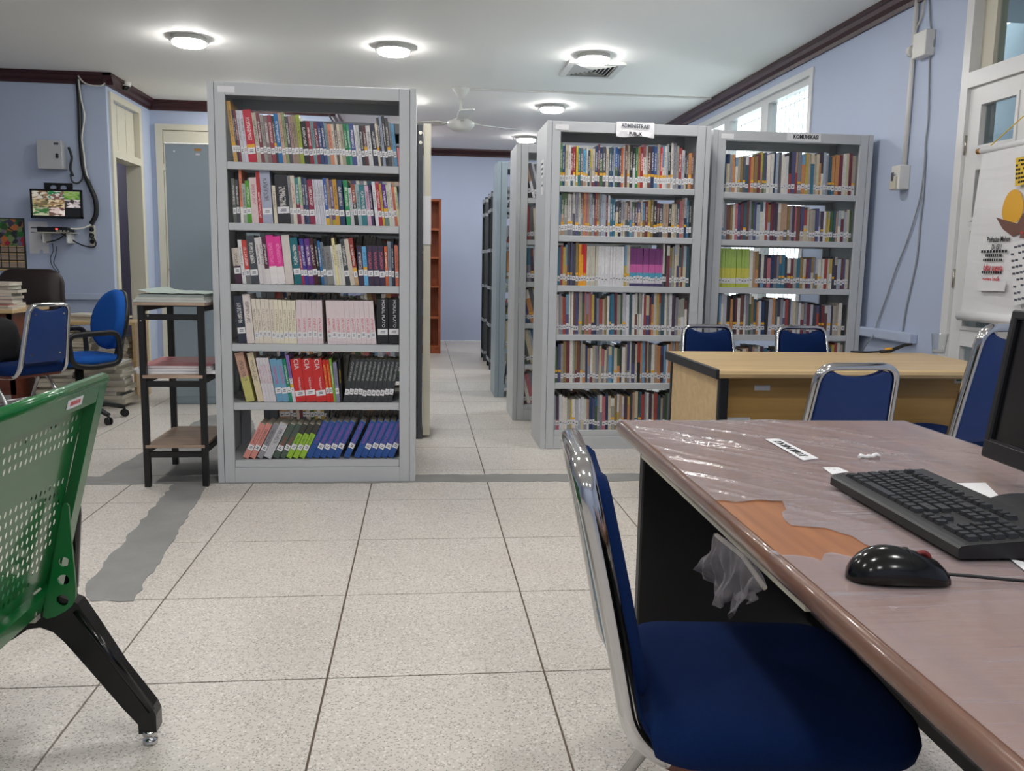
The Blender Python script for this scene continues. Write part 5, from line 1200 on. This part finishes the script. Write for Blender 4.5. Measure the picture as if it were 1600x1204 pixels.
# calendar and paper sheets
p0, p1 = at(0, 340, 'y', YM), at(43, 424, 'y', YM)
cal = thing('wall_calendar', 'wall calendar with a colourful picture and month grid on the left wall', 'calendar', (p1.x-.44, YM, p1.z)); ww, hh = .44, p0.z-p1.z
MB().box(0, ww, -.006, -.001, .02, hh).build('backing', mat('calendar_green', (44, 52, 48), .7, var=.2), cal)
def art(name, pal, scale):
    t_ = NT(name); tc = t_.node('TexCoord'); vz = t_.node('TexVoronoi', i_Scale=scale); t_.link(tc.outputs['Object'], vz.inputs['Vector']); sc_ = t_.node('SeparateColor'); t_.link(vz.outputs['Color'], sc_.inputs[0]); r_ = t_.node('ValToRGB'); r_.color_ramp.interpolation = 'CONSTANT'
    r_.color_ramp.elements[0].color = lin(pal[0]); r_.color_ramp.elements[1].color = lin(pal[1]); r_.color_ramp.elements[1].position = 1/len(pal)
    for k, c_ in enumerate(pal[2:]): e_ = r_.color_ramp.elements.new((k+2)/len(pal)); e_.color = lin(c_)
    t_.link(sc_.outputs[0], r_.inputs[0]); t_.link(r_.outputs[0], t_.b.inputs['Base Color']); t_.b.inputs['Roughness'].default_value = .6; return t_.m
MB().box(.012, ww-.012, -.0075, -.006, hh*.48, hh-.01).build('picture', art('calendar_picture', ((40, 110, 50), (70, 66, 90), (170, 40, 60), (110, 110, 130), (50, 90, 44), (190, 110, 60), (40, 44, 54), (120, 140, 90)), 22), cal)
for j in range(3):
    for i in range(6):
        x = .014+i*.07; z = .035+j*hh*.145
        mb = MB(); mb.box(x, x+.06, -.0075, -.006, z, z+hh*.085, M['plate_wood']); mb.box(x, x+.06, -.0075, -.006, z+hh*.095, z+hh*.125, M['pale_wood']); mb.build('month_block', None, cal)
MB().cyl((-.005, -.008, .012), (ww+.004, -.008, .012), .01, 10).build('bottom_rod', M['pale_wood'], cal)
p0, p1 = at(44, 346, 'y', YM), at(77, 396, 'y', YM)
mb = MB(); mb.plate([(0, 0), (.5, 0), (.53, .1), (.6, .13), (.68, .1), (.7, 0), (1, .02), (1, 1), (0, 1)], [], lambda u, v: (p0.x+u*(p1.x-p0.x), YM-.002, p1.z+v*(p0.z-p1.z)), lambda u, v: (p0.x+u*(p1.x-p0.x), YM-.0005, p1.z+v*(p0.z-p1.z)), M['paper'])
mb.box(p0.x+.02, p1.x-.02, YM-.0026, YM-.0021, p0.z-.06, p0.z-.05, M['label_dark']); mb.box(p0.x+.02, p1.x-.06, YM-.0026, YM-.0021, p0.z-.1, p0.z-.093, M['label_dark'])
tag(mb.build('wall_paper_sheet', None), 'torn white paper sheet on the wall right of the calendar', 'paper')

# ------------------------------------------------------------------ staff corner on the left
ld = thing('staff_desk', 'red-brown staff desk with a pale top behind the left chairs', 'desk', (-4.55, 6.55, 0))
MB().rbox(0, 1.62, 0, .62, .72, .75, .004, 1).build('desk_top', M['pale_wood'], ld); MB().box(.04, 1.58, .05, .07, .12, .72).build('front_panel', M['brown_wood'], ld)
for x in (.04, 1.55): MB().box(x, x+.03, .05, .58, 0, .72).build('side_panel', M['brown_wood'], ld)
lt = thing('low_table', 'pale wooden table at the left edge in front of the staff desk', 'table', (-3.95, 5.62, 0))
MB().rbox(0, 1.02, 0, .6, .715, .745, .004, 1).build('table_top', M['pale_wood'], lt)
for x in (.03, .95):
    for y in (.03, .53): MB().rbox(x, x+.04, y, y+.04, 0, .715, .003, 1).build('leg', M['black_steel'], lt)
# piles of books and magazines; each piece of a pile is a thing
LBL = ['lowest', 'second', 'third', 'fourth', 'fifth', 'sixth', 'seventh', 'eighth', 'ninth', 'tenth', 'eleventh', 'twelfth', 'thirteenth', 'fourteenth']
rp = random.Random(3)
def pile(cx, cy, z, n, w_, d_k, where, cat, group, cols, tmin=.012, tmax=.03):
    for i in range(n):
        t_ = rp.uniform(tmin, tmax); ww_ = w_*rp.uniform(.85, 1.08); dd_ = d_k*rp.uniform(.88, 1.06); x = cx+rp.uniform(-.018, .018); y = cy+rp.uniform(-.015, .015); k = cols[i % len(cols)]
        sheafs(x-ww_/2, x+ww_/2, y-dd_/2, y+dd_/2, z, t_, COVERS[k], cat, '%s %s from the bottom %s' % (LBL[i] if i else 'lowest', cat, where) if i else 'lowest %s %s' % (cat, where), cat, group, rz=rp.uniform(-.14, .14)); z += t_+.0006
    return z
pile(-3.14, 6.8, .7505, 8, .30, .22, 'in the pile on the staff desk', 'magazine', 'magazines piled on the staff desk', [0, 2, 1, 4, 2, 7, 2, 0], .016, .03)
pile(-3.07, 6.62, .7505, 2, .2, .14, 'lying at the staff desk corner', 'booklet', 'booklets at the staff desk corner', [2, 5], .01, .016)
bt = thing('low_shelf', 'low wooden shelf loaded with magazines behind the blue office chair', 'shelf', (-2.9, 7.15, 0))
MB().rbox(0, .62, 0, .36, .60, .625, .003, 1).build('shelf_board', M['pale_wood'], bt); MB().rbox(0, .62, 0, .36, .30, .32, .003, 1).build('shelf_board', M['pale_wood'], bt)
for x in (0, .595): MB().box(x, x+.022, .004, .356, 0, .6).build('side_board', M['pale_wood'], bt)
pile(-2.62, 7.33, .6257, 3, .4, .27, 'on top of the low wooden shelf', 'folder', 'folders on the low wooden shelf', [1, 6, 0], .012, .02)
pile(-2.75, 7.33, .3207, 9, .22, .27, 'inside the low wooden shelf, left pile', 'magazine', 'magazines inside the low wooden shelf', [0, 3, 1, 7, 2, 6], .018, .028)
pile(-2.45, 7.33, .3207, 8, .22, .27, 'inside the low wooden shelf, right pile', 'magazine', 'magazines inside the low wooden shelf', [2, 4, 0, 1, 2, 3], .018, .028)
pile(-2.42, 6.88, .0, 12, .32, .27, 'in the floor pile behind the blue office chair', 'newspaper', 'newspapers piled on the floor', [0, 1, 3, 2, 1, 6, 0, 3], .022, .036)
pile(-2.75, 6.9, .0, 13, .30, .26, 'in the floor pile left of the newspapers', 'magazine', 'magazines piled on the floor', [1, 3, 6, 2, 0, 1], .022, .034)
# brown leather chair
bc_ = thing('leather_chair', 'dark brown leather office chair behind the staff desk', 'chair', (-3.22, 7.55, 0), math.radians(8))
rings = []
for y, i in ((-.03, .9), (-.015, .98), (.02, 1), (.05, .97), (.06, .9)): rings.append([(x*i, y+.06*(z)**2*.5, .74+z*i) for x, z in rrect(.5, .58, .12, 6)])
MB().loft(rings).build('backrest', M['brown_leather'], bc_)
MB().loft(cushion(.5, .48, .1, [(.42, .03), (.43, .0), (.48, 0), (.5, .03), (.505, .1)])).build('seat', M['brown_leather'], bc_).location = (0, .22, 0)
MB().rbox(-.04, .04, .06, .09, .35, .6, .004, 1).build('back_bar', M['black_steel'], bc_)
MB().cyl((0, .22, .08), (0, .22, .42), .03, 12).build('gas_lift', M['black_plastic'], bc_)
for k in range(5):
    a = 2*PI*k/5; MB().tube([(0, .22, .1), (.28*math.cos(a), .22+.28*math.sin(a), .06)], [.03, .016], 8).build('base_arm', M['black_plastic'], bc_)
    MB().cyl((.28*math.cos(a), .205+.28*math.sin(a), .028), (.28*math.cos(a), .235+.28*math.sin(a), .028), .028, 12).build('castor', M['black_plastic'], bc_)
# blue office chair
oc = thing('office_chair', 'blue fabric swivel office chair with black loop armrests', 'chair', (-2.36, 6.2, 0), math.radians(133))
# local: +y is forward
rings = []
for y, i in ((-.035, .88), (-.02, .98), (.01, 1.0), (.035, .95), (.045, .8), (.05, .4)):
    rings.append([(.215*i*math.cos(2*PI*k/28)*(1-.10*math.sin(2*PI*k/28)), y-.245-.04*(math.sin(2*PI*k/28)*i)+.03*math.cos(2*PI*k/28)**2*i*i, .70+.21*i*math.sin(2*PI*k/28)) for k in range(28)])
MB().loft(rings).build('backrest', M['fabric_l'], oc)
rings = []
for y, i in ((-.06, .8), (-.048, .97), (-.03, 1.02), (-.022, 1.0)):
    rings.append([(.212*i*math.cos(2*PI*k/28)*(1-.10*math.sin(2*PI*k/28)), y-.245-.04*(math.sin(2*PI*k/28)*i)+.03*math.cos(2*PI*k/28)**2*i*i, .70+.205*i*math.sin(2*PI*k/28)) for k in range(28)])
MB().loft(rings).build('back_shell', M['black_plastic'], oc)
MB().loft(cushion(.47, .46, .13, [(.405, .03), (.412, .005), (.44, 0), (.458, .012), (.468, .04), (.47, .12)])).build('seat', M['fabric_l'], oc)
MB().plate(rrect(.42, .41, .12, 6), [], lambda u, v: (u, v, .408), lambda u, v: (u, v, .39)).build('seat_pan', M['black_plastic'], oc)
MB().tube(round_path([(0, -.05, .385), (0, -.27, .40), (0, -.32, .70)], .08, 5), (.03, .012), 8).build('back_bar', M['black_plastic'], oc)
for sx in (-1, 1):
    MB().tube(round_path([(sx*.25, .02, .40), (sx*.265, .15, .42), (sx*.27, .17, .62), (sx*.27, -.16, .63), (sx*.265, -.17, .42), (sx*.25, -.02, .40)], .06, 5), (.019, .014), 10, closed=True).build('armrest', M['black_plastic'], oc)
    MB().box(min(sx*.14, sx*.255), max(sx*.14, sx*.255), -.06, .06, .385, .4).build('arm_mount', M['black_steel'], oc)
MB().cyl((0, 0, .1), (0, 0, .39), .028, 14).build('gas_lift', M['black_plastic'], oc)
MB().lathe([(0, .075), (.05, .075), (.055, .12), (.04, .15), (0, .15)], n=18).build('base_hub', M['black_plastic'], oc)
for k in range(5):
    a = 2*PI*k/5+math.radians(-35)-math.radians(133); c_, s_ = math.cos(a), math.sin(a)
    MB().tube([(.03*c_, .03*s_, .115), (.17*c_, .17*s_, .105), (.29*c_, .29*s_, .07)], [(.03, .024), (.022, .02), (.014, .018)], 10).build('base_arm', M['black_plastic'], oc)
    mb = MB(); 
    for d_ in (-.016, .006): mb.cyl((.29*c_-s_*d_, .29*s_+c_*d_, .027), (.29*c_-s_*(d_+.01), .29*s_+c_*(d_+.01), .027), .027, 14)
    mb.cyl((.29*c_, .29*s_, .03), (.29*c_, .29*s_, .075), .009, 8); mb.build('castor', M['black_plastic'], oc)
# black bag on the left chair
bg = thing('backpack', 'black backpack sitting on the chrome framed chair on the left', 'bag', (-2.70, 5.70, .475), math.radians(62))
rings = []
for z, i in ((0, .9), (.03, 1.0), (.15, 1.0), (.21, .94), (.25, .8), (.27, .5)): rings.append([(x, y, z) for x, y in rrect(.34*i, .22*i, .08*i, 5)])
MB().loft(rings).build('bag_body', M['black_cloth'], bg)
rings = []
for z, i in ((.03, .8), (.05, 1.0), (.12, 1.0), (.15, .8)): rings.append([(x, y+.13, z) for x, y in rrect(.26*i, .07*i, .03*i, 4)])
MB().loft(rings).build('front_pocket', M['black_cloth'], bg)
MB().tube(smooth_path([(-.05, -.03, .265), (-.04, -.03, .31), (.04, -.03, .31), (.05, -.03, .265)], 5), .009, 8).build('top_handle', M['black_cloth'], bg)
MB().tube(smooth_path([(.165, -.02, .2), (.18, -.04, .1), (.17, -.06, .03), (.15, -.09, .01)], 5), (.004, .014), 8).build('shoulder_strap', M['black_cloth'], bg)
MB().rbox(.165, .175, -.05, -.03, .14, .175, .002, 1).build('strap_buckle', M['gold'], bg)

# ------------------------------------------------------------------ right wall fittings
XW = XR
def wp(px, py, d=.02): return at(px, py, 'x', XW-d)
p0, p1 = wp(1432, 0), wp(1412, 262); cx = (p0.y+p1.y)/2
tag(MB().cyl((XW-.016, cx, p1.z-.03), (XW-.016, cx, ZC-.02), .014, 12).build('conduit_pipe', M['white_plastic']), 'white vertical conduit pipe on the right wall', 'pipe')
p0, p1 = wp(1429, 58), wp(1458, 84)
jb = thing('junction_box', 'white junction box high on the right wall beside the conduit', 'box', (XW, (p0.y+p1.y)/2, p1.z)); hw = abs(p0.y-p1.y)/2-.02
MB().rbox(-.06, 0, -hw, hw*.6, 0, p0.z-p1.z, .006, 2).build('box_body', M['white_plastic'], jb)
MB().cyl((-.02, hw*.6, .06), (-.02, hw*.6+.09, .06), .026, 12).build('box_gland', M['white_plastic'], jb)
MB().cyl((-.03, hw*.6+.03, .06), (-.03, hw*.6+.06, .06), .034, 12).build('gland_nut', M['white_plastic'], jb)
p0, p1 = wp(1396, 262), wp(1420, 295)
sb = thing('switch_box', 'white switch box at the lower end of the conduit pipe', 'switch', (XW, cx, p1.z)); hb = p0.z-p1.z
MB().rbox(-.07, 0, -.045, .045, 0, hb, .006, 2).build('box_body', M['white_plastic'], sb)
MB().rbox(-.085, -.066, -.03, .03, .0, hb*.55, .004, 1).build('switch_cover', M['beige_plastic'], sb)
MB().box(-.0865, -.0845, -.012, .014, .05, .1).build('switch_rocker', M['label_dark'], sb)
cable([(1452,0),(1454,40),(1458,52),(1459,70),(1453,90),(1452,120),(1450,190),(1446,225),(1443,300),(1438,345),(1433,400),(1425,440),(1416,480),(1409,524)], .005, 'grey cable down the right wall to the trunking', 'rack_grey', XW-.008, 'x')
cable([(1446,236),(1441,290),(1432,330),(1416,380),(1400,420),(1385,465),(1372,500),(1366,520),(1360,530),(1352,540),(1348,547)], .005, 'thin grey cable hanging across the right wall to the desk', 'rack_grey', XW-.012, 'x', off=[0]*7+[-.03, -.06, -.05, -.03])
cable([(1445,0),(1440,25),(1430,50),(1426,62)], .005, 'short cable from the ceiling to the white junction box', 'beige_plastic', XW-.012, 'x')
p0 = wp(1421, 537, .0); so = thing('wall_socket', 'white wall socket under the trunking ledge on the right wall', 'socket', (XW, p0.y+.1, p0.z-.17))
MB().rbox(-.02, 0, -.05, .05, 0, .1, .004, 1).build('socket_plate', M['white_plastic'], so); MB().lathe([(.02, 0), (.02, .003), (0, .003)], n=14).build('socket_hole', M['beige_plastic'], so).matrix_local = basis((-.02, 0, .05), (0, 1, 0), (0, 0, 1))
# hook outline of clear tape and small hook on the wall
# banner hanging on the door
XB = XW-.045
tl, bl_ = at(1536, 237, 'x', XB), at(1514, 490, 'x', XB)
bn = thing('paper_banner', 'white hanging paper banner with Perhatian Mohon notice on the glazed door', 'banner', (XB, tl.y, bl_.z)); BHh = tl.z-bl_.z; BWd = .62
mb = MB(); n = 18; rings = []
for i in range(n+1):
    z = BHh*(1-i/n); skew = .062*(i/n)**1.4; c_ = .012*math.sin(i/n*PI)
    rings.append([(-c_-.001, skew, z), (-c_-.006-.004*math.sin(i), -BWd*.5+skew*.5, z), (-c_-.001, -BWd, z), (-c_+.0005, -BWd, z), (-c_-.0045-.004*math.sin(i), -BWd*.5+skew*.5, z), (-c_+.0005, skew, z)])
mb.loft(rings, smooth=False); mb.build('banner_sheet', M['paper'], bn)
MB().cyl((-.0, .012, BHh+.006), (-.0, -BWd, BHh+.006), .016, 12).build('top_roll', M['paper'], bn)
MB().tube([(0.0, .072, -.012), (-.01, -BWd, -.012)], .026, 14).build('bottom_roll', M['paper'], bn)
MB().lathe([(0, 0), (.014, .004), (.016, .016), (.009, .022), (.014, .032), (0, .04)], n=12).build('rod_knob', M['gold'], bn).matrix_local = basis((0, .01, BHh+.006), (1, 0, 0), (0, 0, -1), (0, 1, 0))
tag(MB().tube([at(1534, 240, 'x', XB), at(1600, 181, 'x', XB+.0)], .003, 6).build('hanging_cord', M['yellow_paper']), 'yellow cord holding the paper banner on the door', 'cord')
def banner_at(px, py, d=.016): p = at(px, py, 'x', XB-d-.006); return Vector((p.x-bn.location.x, p.y-bn.location.y, p.z-bn.location.z))
BX, BY = (0, -1, 0), (0, 0, 1)
TXT = [('Perhatian Mohon', (1564, 374), .04, 'ink', .0005, .62), ('DI ISI !', (1561, 386), .038, 'ink', .0004, .7), ('daftar anggota', (1555, 418), .046, 'red_ink', .0006, .56), ('terima kasih', (1552, 437), .046, 'red_ink', .0006, .56)]
for body, (px, py), size, m_, bo, sx_ in TXT: text(body, size, basis(banner_at(px-4, py), BX, BY), M[m_], bn, 'lettering', sx_, bo)
for (xa_, xb_, py) in ((1533, 1575, 395), (1540, 1566, 401), (1536, 1567, 408), (1534, 1566, 427)):
    a, b = banner_at(xa_, py), banner_at(xb_, py-1); mb = MB(); k = 9
    for q in range(k):
        u0_, u1_ = q/k, (q+.72)/k; mb.add([(a.x-.001, a.y+(b.y-a.y)*u0_, a.z), (a.x-.001, a.y+(b.y-a.y)*u1_, a.z), (a.x-.001, a.y+(b.y-a.y)*u1_, a.z+.013), (a.x-.001, a.y+(b.y-a.y)*u0_, a.z+.013)], [(0, 1, 2, 3)])
    o = mb.build('small_print', M['ink'], bn, fix=False); o['kind'] = 'stuff'
# round yellow print over a brown one
c_ = banner_at(1582, 329); MB().plate([(.075*math.cos(2*PI*k/24)*(1+.0), .08*math.sin(2*PI*k/24)*(1.25 if math.sin(2*PI*k/24) > 0 else .8)) for k in range(24)], [], lambda u, v: (c_.x-.001, c_.y-u, c_.z+v), lambda u, v: (c_.x, c_.y-u, c_.z+v)).build('yellow_print', M['yellow_band'], bn)
c2_ = banner_at(1582, 345); MB().plate([(-.16, .03), (.05, -.02), (.12, .07), (.2, .16), (.2, .02), (.13, -.07), (.02, -.1), (-.08, -.05)], [], lambda u, v: (c2_.x-.002, c2_.y-u*.75, c2_.z+v*.75), lambda u, v: (c2_.x-.001, c2_.y-u*.75, c2_.z+v*.75)).build('brown_print', M['brown_print'], bn)
def note(pxs, d, name, lab, m='paper', rows_=0, rc='label_dark'):
    q = [at(x, y, 'x', XB-d) for x, y in pxs]; mb = MB(); mb.add(q+[p+Vector((.0015, 0, 0)) for p in q], [(0, 1, 2, 3), (7, 6, 5, 4), (0, 4, 5, 1), (1, 5, 6, 2), (2, 6, 7, 3), (3, 7, 4, 0)], m=M[m])
    for r_ in range(rows_):
        f = (r_+.8)/(rows_+.6); a = q[0].lerp(q[3], f); b = q[1].lerp(q[2], f); n_ = 7
        for k in range(n_):
            if (k*7+r_*3) % 5 == 0: continue
            p = a.lerp(b, .08+k*.125); mb.box(p.x-.001, p.x-.0002, p.y-abs(b.y-a.y)*.05, p.y+abs(b.y-a.y)*.05, p.z-.005, p.z+.005, M[rc])
    return tag(mb.build(name, None), lab, 'notice')
note([(1587,247),(1618,240),(1618,284),(1586,291)], .034, 'yellow_notice', 'yellow typed notice pasted at the upper right of the banner', 'yellow_paper', 6, 'ink')
note([(1577,380),(1625,368),(1632,468),(1584,477)], .036, 'paper_notice', 'white typed sheet pasted at the lower right of the banner', 'paper', 9)
note([(1527,437),(1572,440),(1569,455),(1527,454)], .03, 'paper_strip', 'small white paper strip pasted under the red lettering of the banner', 'paper', 0)
note([(1596,345),(1630,325),(1630,372),(1593,372)], .0375, 'colour_leaflet', 'colourful leaflet at the right edge of the banner', 'brown_print', 2, 'red_ink')
